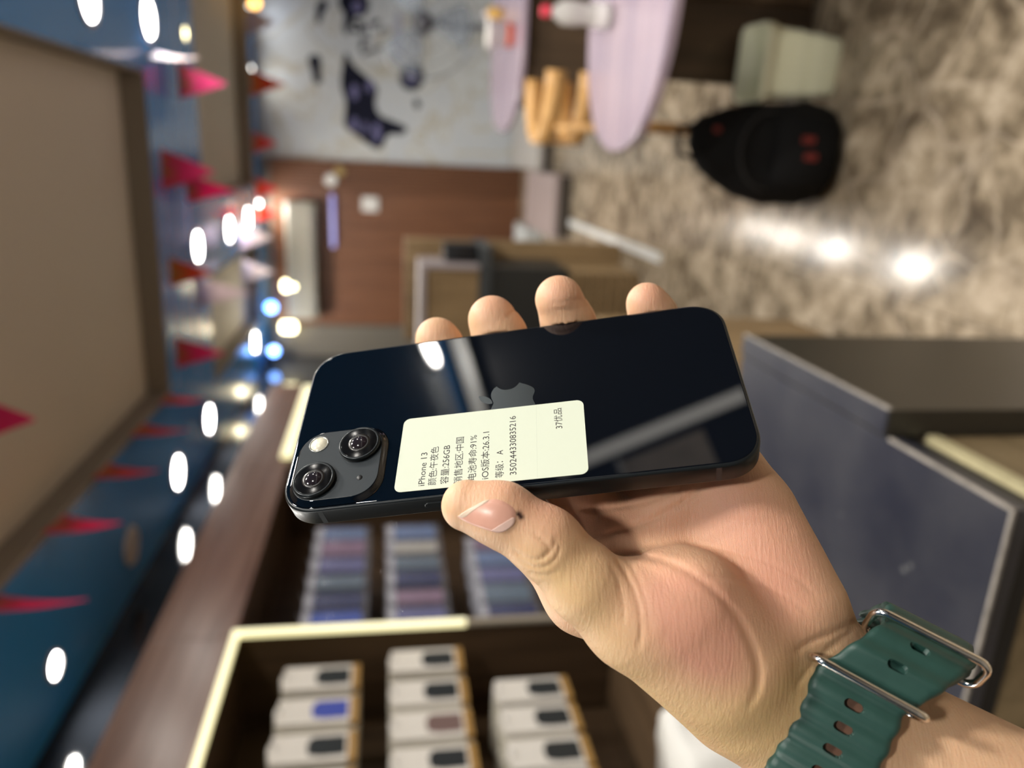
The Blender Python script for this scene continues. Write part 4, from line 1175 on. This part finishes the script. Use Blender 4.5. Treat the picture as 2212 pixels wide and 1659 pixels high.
def hand_sdf(p, R):
    lim = R + 22.0
    parts = [(PALM, 10.0), (FORE, 12.0)]
    tot = None
    for segs, k in parts:
        d = group_d(p, segs, k, lim)
        if d is not None:
            tot = d if tot is None else smin(tot, d, 12.0)
    d = group_d(p, THUMB, 5.0, lim)
    if d is not None:
        tot = d if tot is None else smin(tot, d, 9.0)
    fing = None
    for nm in FING:
        d = group_d(p, FING[nm], 4.0, lim)
        if d is not None:
            fing = d if fing is None else smin(fing, d, 1.0)
    if fing is not None:
        tot = fing if tot is None else smin(tot, fing, 6.0)
    if tot is None:
        return np.full(len(p), 40.0)
    if R < 12 and abs(tot).min() < 4:
        # soft skin gives way to the phone it touches
        tot = np.maximum(tot, -(sd_phone(p) - 0.05))
        # creases
        u = 1106.0 + FPX * p[:, 0] / p[:, 2]
        v = 829.5 + FPX * p[:, 1] / p[:, 2]
        uc, vc = u.mean(), v.mean()
        for pts_, dep, wd in CREASE_S:
            if np.min(np.hypot(pts_[:, 0] - uc, pts_[:, 1] - vc)) > 190:
                continue
            w = wd * FPX / 225.0
            best = np.full(len(p), 1e9)
            tt = np.zeros(len(p))
            n = len(pts_) - 1
            for i in range(n):
                a, b = pts_[i], pts_[i + 1]
                ab = b - a
                t = np.clip(((u - a[0]) * ab[0] + (v - a[1]) * ab[1]) / (ab @ ab), 0, 1)
                dd = np.hypot(u - a[0] - t * ab[0], v - a[1] - t * ab[1])
                m_ = dd < best
                best[m_] = dd[m_]
                tt[m_] = (i + t[m_]) / n
            fade = np.clip(np.minimum(tt, 1 - tt) * 6, 0.15, 1)
            front = (p[:, 2] < FRONTZ(u, v))
            tot = tot + front * dep * fade * np.exp(-(best / w) ** 2)
    return tot
def chaikin(P, n=2):
    P = np.array(P, float)
    for _ in range(n):
        Q = np.empty((2 * len(P), 2))
        Q[0] = P[0]; Q[-1] = P[-1]
        Q[1:-1:2] = 0.75 * P[:-1] + 0.25 * P[1:]
        Q[2:-1:2] = 0.25 * P[:-1] + 0.75 * P[1:]
        P = Q
    return P
CREASE_S = [(chaikin(c, 2), d, w) for c, d, w in CREASE]
def FRONTZ(u, v):
    # creases only mark the side that faces the eye: palm, thumb and finger pads
    return np.where(v < 720, 300.0, 246.0)

VOX, NB = 0.62, 14
lo = np.array([-45.0, -45.0, 172.0]); hi = np.array([208.0, 176.0, 306.0])
nblk = np.ceil((hi - lo) / (VOX * NB)).astype(int)
dim = nblk * NB + 1
D = np.full(dim, 40.0, np.float32)
off = np.arange(NB + 1) * VOX
gx, gy, gz = np.meshgrid(off, off, off, indexing='ij')
gl = np.stack([gx.ravel(), gy.ravel(), gz.ravel()], 1)
BR = VOX * NB * 0.5 * math.sqrt(3) + 1.5
bidx = np.stack(np.meshgrid(*[np.arange(k) for k in nblk], indexing='ij'), -1).reshape(-1, 3)
bcen = hand_sdf(lo + (bidx + 0.5) * VOX * NB, 1e6)
if True:
    if True:
        for (bi, bj, bk_), dc in zip(bidx, bcen):
            o_ = lo + np.array([bi, bj, bk_]) * VOX * NB
            sl = (slice(bi * NB, bi * NB + NB + 1), slice(bj * NB, bj * NB + NB + 1), slice(bk_ * NB, bk_ * NB + NB + 1))
            if abs(dc) > BR + 2.5:
                if dc < 0:
                    D[sl] = -5.0
                continue
            D[sl] = hand_sdf(gl + o_, 10.0).reshape(NB + 1, NB + 1, NB + 1)
# surface nets
S = D < 0
corner = [(i, j, k) for i in (0, 1) for j in (0, 1) for k in (0, 1)]
cnt = np.zeros(np.array(D.shape) - 1, np.int8)
for (i, j, k) in corner:
    cnt += S[i:dim[0] - 1 + i, j:dim[1] - 1 + j, k:dim[2] - 1 + k]
act = (cnt > 0) & (cnt < 8)
idx = np.argwhere(act)
vid = np.full(cnt.shape, -1, np.int32)
vid[act] = np.arange(len(idx))
acc = np.zeros((len(idx), 3)); num = np.zeros(len(idx))
for a in corner:
    for ax_ in range(3):
        if a[ax_]: continue
        b = list(a); b[ax_] = 1
        da = D[idx[:, 0] + a[0], idx[:, 1] + a[1], idx[:, 2] + a[2]].astype(float)
        db = D[idx[:, 0] + b[0], idx[:, 1] + b[1], idx[:, 2] + b[2]].astype(float)
        c_ = (da < 0) != (db < 0)
        t = np.where(c_, da / np.where(c_, da - db, 1), 0)
        pt = np.tile(np.array(a, float), (len(idx), 1)); pt[:, ax_] += t
        acc[c_] += pt[c_]; num[c_] += 1
V = lo + (idx + acc / num[:, None]) * VOX
Fq = []
for ax_ in range(3):
    s0 = [slice(None)] * 3; s1 = [slice(None)] * 3
    s0[ax_] = slice(0, -1); s1[ax_] = slice(1, None)
    ch_ = S[tuple(s0)] != S[tuple(s1)]
    e_ = np.argwhere(ch_)
    o1, o2 = [(1, 2), (2, 0), (0, 1)][ax_]
    ok = (e_[:, o1] > 0) & (e_[:, o2] > 0) & (e_[:, o1] < cnt.shape[o1]) & (e_[:, o2] < cnt.shape[o2])
    e_ = e_[ok]
    def g(d1, d2):
        q = e_.copy(); q[:, o1] -= d1; q[:, o2] -= d2
        return vid[q[:, 0], q[:, 1], q[:, 2]]
    quad = np.stack([g(1, 1), g(0, 1), g(0, 0), g(1, 0)], 1)
    ins = S[e_[:, 0], e_[:, 1], e_[:, 2]]
    quad[~ins] = quad[~ins][:, ::-1]
    Fq.append(quad[(quad >= 0).all(1)])
Fq = np.concatenate(Fq)
# the forearm runs on to the elbow: lengthen what lies past the wrist
ta = (V - wrist_c) @ EA
V = V + EA * (np.maximum(ta - 64.0, 0) * 6.0)[:, None]
VW = c2w(V)
base_w = c2w(wrist_c[None])[0]
me = bpy.data.meshes.new('person')
me.vertices.add(len(VW)); me.vertices.foreach_set('co', (VW - base_w).astype(np.float32).ravel())
me.loops.add(Fq.size); me.loops.foreach_set('vertex_index', Fq.astype(np.int32).ravel())
me.polygons.add(len(Fq)); me.polygons.foreach_set('loop_start', np.arange(0, Fq.size, 4, dtype=np.int32))
me.polygons.foreach_set('use_smooth', np.ones(len(Fq), bool))
me.update(calc_edges=True); me.validate()
hand = bpy.data.objects.new('person', me)
COL.objects.link(hand)
hand.location = base_w
hand.modifiers.new('soft', 'SMOOTH').iterations = 2
tag(hand, 'bare left hand and forearm of a person gripping the phone, palm toward the viewer', 'person')

# colour of the skin itself: redder pads, knuckle and thenar, paler yellowish back of the thumb
bvh = BVHTree.FromPolygons([tuple(v) for v in V], [tuple(map(int, f)) for f in Fq])
def hit(x, y):
    d = Vector(px(x, y, 1.0)).normalized()
    loc, nor, _, dist = bvh.ray_cast(Vector((0, 0, 0)), d)
    return loc, nor
col = np.tile(np.array([0.0, 0.0, 0.0]), (len(V), 1))
def blotch(x, y, rad, amt, ch_=0):
    loc, _ = hit(x, y)
    if loc is None: return
    d2 = ((V - np.array(loc)) ** 2).sum(1)
    col[:, ch_] += amt * np.exp(-d2 / rad ** 2)
for q in ((1060, 650, 9, .55), (1210, 620, 10, .6), (1400, 630, 9, .75), (950, 718, 6, .3), (1175, 1085, 11, .75), (1060, 1050, 9, .35), (1250, 1090, 10, .5), (1480, 1320, 13, .75), (1520, 1395, 11, .75), (1560, 1440, 8, .4), (1420, 1260, 10, .45), (1640, 1200, 16, .6), (1700, 1310, 13, .65), (1600, 1060, 14, .55), (1480, 1120, 14, .45), (1340, 1110, 12, .5), (1740, 1160, 12, .4), (1560, 1290, 10, .35), (1400, 1200, 8, .3), (1620, 1460, 7, .2), (1190, 1160, 4, .2)):
    blotch(*q)
for q in ((1180, 1230, 12, .5), (1260, 1300, 16, .5), (1350, 1450, 16, .6), (1480, 1560, 20, .7), (1640, 1600, 20, .7), (1750, 1460, 10, .5), (1700, 1520, 14, .6), (1020, 690, 5, .3)):
    blotch(*q, ch_=1)
loc, nor = hit(1121, 1110)
sp = ((V - np.array(loc)) ** 2).sum(1)
loc2, _ = hit(1125, 1116)
sp = np.minimum(sp, ((V - np.array(loc2)) ** 2).sum(1))
col[:, 2] = np.exp(-sp / 0.8 ** 2) * 1.4
rest = me.attributes.new('rest_mm', 'FLOAT_VECTOR', 'POINT')
rest.data.foreach_set('vector', V.astype(np.float32).ravel())
ca = me.color_attributes.new('skin_tone', 'FLOAT_COLOR', 'POINT')
cc = np.clip(np.c_[col, np.ones(len(V))], 0, 1).astype(np.float32)
ca.data.foreach_set('color', cc.ravel())

def skin_mat():
    mt, nt, b = new_mat('skin')
    N, L = nt.nodes.new, nt.links.new
    at = N('ShaderNodeAttribute'); at.attribute_name = 'skin_tone'
    sep = N('ShaderNodeSeparateColor'); L(at.outputs['Color'], sep.inputs[0])
    tc = N('ShaderNodeTexCoord')
    nz = N('ShaderNodeTexNoise'); nz.inputs['Scale'].default_value = 120; nz.inputs['Detail'].default_value = 4
    L(tc.outputs['Object'], nz.inputs['Vector'])
    def mixc(fac, a, bcol):
        mx = N('ShaderNodeMix'); mx.data_type = 'RGBA'
        if isinstance(a, tuple): mx.inputs[6].default_value = (*a, 1)
        else: L(a, mx.inputs[6])
        mx.inputs[7].default_value = (*bcol, 1)
        L(fac, mx.inputs[0])
        return mx.outputs[2]
    c0 = mixc(sep.outputs[1], (0.64, 0.40, 0.243), (0.64, 0.43, 0.21))
    c1 = mixc(sep.outputs[0], c0, (0.63, 0.315, 0.215))
    mr = N('ShaderNodeMapRange'); mr.inputs[1].default_value = 0.45; mr.inputs[2].default_value = 0.75; mr.inputs[4].default_value = 0.3
    L(nz.outputs['Fac'], mr.inputs[0])
    c2 = mixc(mr.outputs[0], c1, (0.57, 0.32, 0.20))
    c3 = mixc(sep.outputs[2], c2, (0.03, 0.008, 0.006))
    L(c3, b.inputs['Base Color'])
    b.inputs['Roughness'].default_value = 0.5
    b.inputs['Specular IOR Level'].default_value = 0.35
    b.inputs['Subsurface Weight'].default_value = 0.25
    b.inputs['Subsurface Radius'].default_value = (1.0, 0.35, 0.18)
    b.inputs['Subsurface Scale'].default_value = 0.003
    # fine skin lines
    vo = N('ShaderNodeTexVoronoi'); vo.inputs['Scale'].default_value = 1100; vo.feature = 'DISTANCE_TO_EDGE'
    ra = N('ShaderNodeAttribute'); ra.attribute_name = 'rest_mm'
    mp = N('ShaderNodeMapping'); mp.inputs['Scale'].default_value = (1.3, 0.16, 0.4); mp.inputs['Rotation'].default_value = (0, 0, 0.12)
    vo.inputs['Scale'].default_value = 2.2
    L(ra.outputs['Vector'], mp.inputs['Vector']); L(ra.outputs['Vector'], vo.inputs['Vector'])
    n2 = N('ShaderNodeTexNoise'); n2.inputs['Scale'].default_value = 0.9; n2.inputs['Detail'].default_value = 5; n2.inputs['Distortion'].default_value = 0.8
    L(mp.outputs['Vector'], n2.inputs['Vector'])
    ad = N('ShaderNodeMath'); ad.operation = 'ADD'
    vm = N('ShaderNodeMath'); vm.operation = 'MULTIPLY'; vm.inputs[1].default_value = 0.35
    L(vo.outputs['Distance'], vm.inputs[0])
    L(vm.outputs[0], ad.inputs[0]); L(n2.outputs['Fac'], ad.inputs[1])
    bp = N('ShaderNodeBump'); bp.inputs['Strength'].default_value = 0.36; bp.inputs['Distance'].default_value = 0.0007
    L(ad.outputs[0], bp.inputs['Height']); L(bp.outputs['Normal'], b.inputs['Normal'])
    return mt
M['skin'] = skin_mat()
me.materials.append(M['skin'])

# thumb nail lying on the thumb
def nail(outline, mat, name, lift, thick, parent, n=16):
    P = chaikin(outline + [outline[0]], 2)
    cx_, cy_ = P[:, 0].mean(), P[:, 1].mean()
    rings = []
    for f_ in np.linspace(0.0, 1.0, 9):
        ring = []
        for (x, y) in P[:-1]:
            loc, nor = hit(cx_ + (x - cx_) * f_, cy_ + (y - cy_) * f_)
            if loc is None: loc, nor = hit(cx_ + (x - cx_) * f_ * 0.96, cy_ + (y - cy_) * f_ * 0.96)
            if nor.dot(Vector((0, 0, -1))) < 0 and False: nor = -nor
            k = lift * (1 - max(0, f_ - 0.85) / 0.15 * 1.6)
            ring.append(np.array(loc) + np.array(nor) * k)
        rings.append(c2w(np.array(ring)) - base_w)
    bm_ = bmesh.new()
    loft([[tuple(p) for p in r] for r in rings[1:]], bm_, cap0=True, cap1=False)
    o = child(parent, name, bm_, mat, True)
    return o
M['nail'] = flat('nail', (0.62, 0.33, 0.25), 0.3, noise=0.12, nscale=200)
M['nail_tip'] = flat('nail_white', (0.66, 0.52, 0.40), 0.35)
nl = nail([(984, 1116), (1018, 1095), (1063, 1072), (1100, 1084), (1121, 1104), (1113, 1136), (1084, 1157), (1042, 1144), (1005, 1130)], 'nail', 'thumb_nail', 0.35, 0.2, hand)
nail([(986, 1116), (1012, 1099), (1058, 1076), (1064, 1080), (1022, 1104), (1002, 1122)], 'nail_tip', 'nail_tip', 0.45, 0.2, nl)
nail([(1056, 1147), (1084, 1130), (1112, 1112), (1117, 1124), (1108, 1138), (1084, 1153)], flat('nail_lunula', (0.66, 0.45, 0.38), 0.35), 'nail_moon', 0.43, 0.2, nl)
#<<HAND
#>>WATCH
# ------------------------------------------------------------------ rubber strap with two wire loops
CO = 4.0
WO = wrist_c + EC * CO - EA * 2.0 + ED * 1.8
HC, HD = 30.0, 22.0
BW = 25.0
ths = np.linspace(-math.pi, math.pi, 1441)
sgp = lambda v: np.sign(v) * np.abs(v) ** 0.84
ell = lambda th: np.stack([HC * sgp(np.sin(th)), HD * sgp(np.cos(th))], -1)
P_ = ell(ths)
al = np.r_[0, np.cumsum(np.hypot(*np.diff(P_, axis=0).T))]
al -= np.interp(0.0, ths, al)
half_len = float(al[-1])
th_of = lambda s: np.interp(s, al, ths)
def frame_at(s):
    th = th_of(s)
    e = ell(np.array(th))
    t2 = ell(np.array(th + 0.02)) - ell(np.array(th - 0.02))
    nrm = np.array([-t2[1], t2[0]]); nrm /= np.linalg.norm(nrm)
    pos = WO + EC * e[0] + ED * e[1] + EA * (0.62 * max(0.0, min(float(s) - SK0, max(0.0, (half_len - float(s)) * 0.6), 20.0)))
    n3 = EC * nrm[0] + ED * nrm[1]
    return pos, n3
s_of_c = lambda c: float(np.interp(c - CO, P_[361:1080, 0], al[361:1080]))
PER = 6.4
SK0 = s_of_c(15.0)                 # the strap sits slightly askew beyond the first loop
s_hole0 = s_of_c(10.8)
def strap(s0, s1, lift, thick, wave, ends, nper=10):
    n = int((s1 - s0) / PER * nper)
    prof = [(-1.0, 0.15), (-0.985, 0.62), (-0.93, 0.92), (-0.82, 1.0), (-0.4, 1.0), (0, 1.0), (0.4, 1.0), (0.82, 1.0), (0.93, 0.92), (0.985, 0.62), (1.0, 0.15)]
    loops = []
    for i in range(n + 1):
        s = s0 + (s1 - s0) * i / n
        pos, n3 = frame_at(s)
        w = 0.5 + 0.5 * math.cos(2 * math.pi * (s - s_hole0) / PER)
        h = thick - wave * (1 - w) ** 1.5
        lf, wd = lift, BW / 2
        if ends:
            fe = min(1, (s - s0) / 5.0)
            h *= 0.35 + 0.65 * fe ** 0.5
            lf = lift * (0.3 + 0.7 * fe)
        edge = 0.45 * (1 - w)
        lp = []
        for u, k in prof:
            lp.append(pos + EA * (u * (wd - edge)) + n3 * (lf + h * k))
        for u, k in ((0.97, 0.0), (0.4, 0.0), (-0.4, 0.0), (-0.97, 0.0)):
            lp.append(pos + EA * (u * wd) + n3 * lf)
        loops.append(lp)
    return loops
def to_local(loops, o):
    return [[tuple(p) for p in (c2w(np.array(l)) - o)] for l in loops]
wo_w = c2w(WO[None])[0]
watch = thing('watch_strap', 'dark green ridged rubber watch strap with two steel loops on the wrist', 'watch strap', tuple(wo_w))
def strap_mat():
    mt, nt, b = new_mat('green_rubber')
    N, L = nt.nodes.new, nt.links.new
    tc = N('ShaderNodeTexCoord')
    nz = N('ShaderNodeTexNoise'); nz.inputs['Scale'].default_value = 160; nz.inputs['Detail'].default_value = 5
    L(tc.outputs['Object'], nz.inputs['Vector'])
    mx = N('ShaderNodeMix'); mx.data_type = 'RGBA'
    mx.inputs[6].default_value = (0.011, 0.044, 0.035, 1); mx.inputs[7].default_value = (0.02, 0.066, 0.053, 1)
    L(nz.outputs['Fac'], mx.inputs[0]); L(mx.outputs[2], b.inputs['Base Color'])
    b.inputs['Roughness'].default_value = 0.5
    return mt
M['rubber'] = strap_mat()
s_lo = s_of_c(-31.9)
half = al[-1] - 0.01
S_BACK = half
# a full ring, closed on itself
ring = strap(-half, half, 0.0, 3.2, 0.95, False)[:-1]
bm = bmesh.new()
rings_ = [[bm.verts.new(p) for p in lp] for lp in to_local(ring, wo_w)]
for i in range(len(rings_)):
    a, b = rings_[i], rings_[(i + 1) % len(rings_)]
    for k in range(len(a)):
        j = (k + 1) % len(a)
        bm.faces.new((a[k], a[j], b[j], b[k]))
band = child(watch, 'band', bm, 'rubber', True)
hole_s = [s_hole0 - PER * k for k in range(0, 5)]
tail0, tail1 = s_of_c(18.3), s_of_c(33.9) + 18
tail = child(watch, 'tail', loft(to_local(strap(tail0, tail1, 3.3, 3.0, 0.8, True), wo_w)), 'rubber', True)
def oval(s, lift0, lift1, lx=5.4, ly=2.6):
    pos, n3 = frame_at(s)
    t3 = np.cross(n3, EA)
    o2 = [pos + EA * x + t3 * y for x, y in rrect(lx, ly, ly / 2 - 0.01, 5)]
    return [[p + n3 * lift0 for p in o2], [p + n3 * lift1 for p in o2]]
def cut(o, ss, l0, l1, name):
    bmc = bmesh.new()
    for s in ss:
        loft(to_local(oval(s, l0, l1), wo_w), bmc)
    bmesh.ops.recalc_face_normals(bmc, faces=bmc.faces)
    mec = bpy.data.meshes.new('cutter'); bmc.to_mesh(mec); bmc.free()
    mec.materials.append(M['rubber'])
    oc = bpy.data.objects.new('cutter', mec); COL.objects.link(oc); oc.location = tuple(wo_w)
    md = o.modifiers.new('holes', 'BOOLEAN'); md.object = oc; md.operation = 'DIFFERENCE'; md.solver = 'EXACT'
    bpy.context.view_layer.update()
    dg = bpy.context.evaluated_depsgraph_get()
    m2 = bpy.data.meshes.new_from_object(o.evaluated_get(dg))
    o.modifiers.clear()
    o.data = m2
    bpy.data.objects.remove(oc)
cut(band, hole_s, 0.9, 6.0, 'holes')
cut(tail, [s_of_c(23.2), s_of_c(23.2) + PER, s_of_c(23.2) + 2 * PER], 3.9, 9.0, 'holes')
for o in (band, tail):
    for p in o.data.polygons: p.use_smooth = len(p.vertices) <= 4
# floor of each hole: dark brown, the shade over the skin painted in
for s in hole_s:
    child(watch, 'hole_shade', loft(to_local(oval(s, 0.92, 1.0, 5.2, 2.4), wo_w)), flat('hole_shade_brown', (0.10, 0.045, 0.025), 0.6))
def wire_loop(s, l0, l1, wl, tilt=0.0):
    pos, n3 = frame_at(s)
    t3 = np.cross(n3, EA)
    pts_ = rrect(wl, l1 - l0, 3.2, 7)
    return [c2w((pos + EA * x + n3 * (y + (l0 + l1) / 2) + t3 * tilt * y)[None])[0] - wo_w for x, y in pts_]
M['chrome'] = flat('polished_steel', (0.74, 0.70, 0.65), 0.16, metal=1.0)
child(watch, 'wire_loop', tube(wire_loop(s_of_c(16.4), -1.3, 6.6, BW + 5.6), 0.00118, 12, closed=True), 'chrome', True)
child(watch, 'wire_loop', tube(wire_loop(s_of_c(30.5), -1.5, 8.6, BW + 5.6, -0.1), 0.00118, 12, closed=True), 'chrome', True)
#<<WATCH
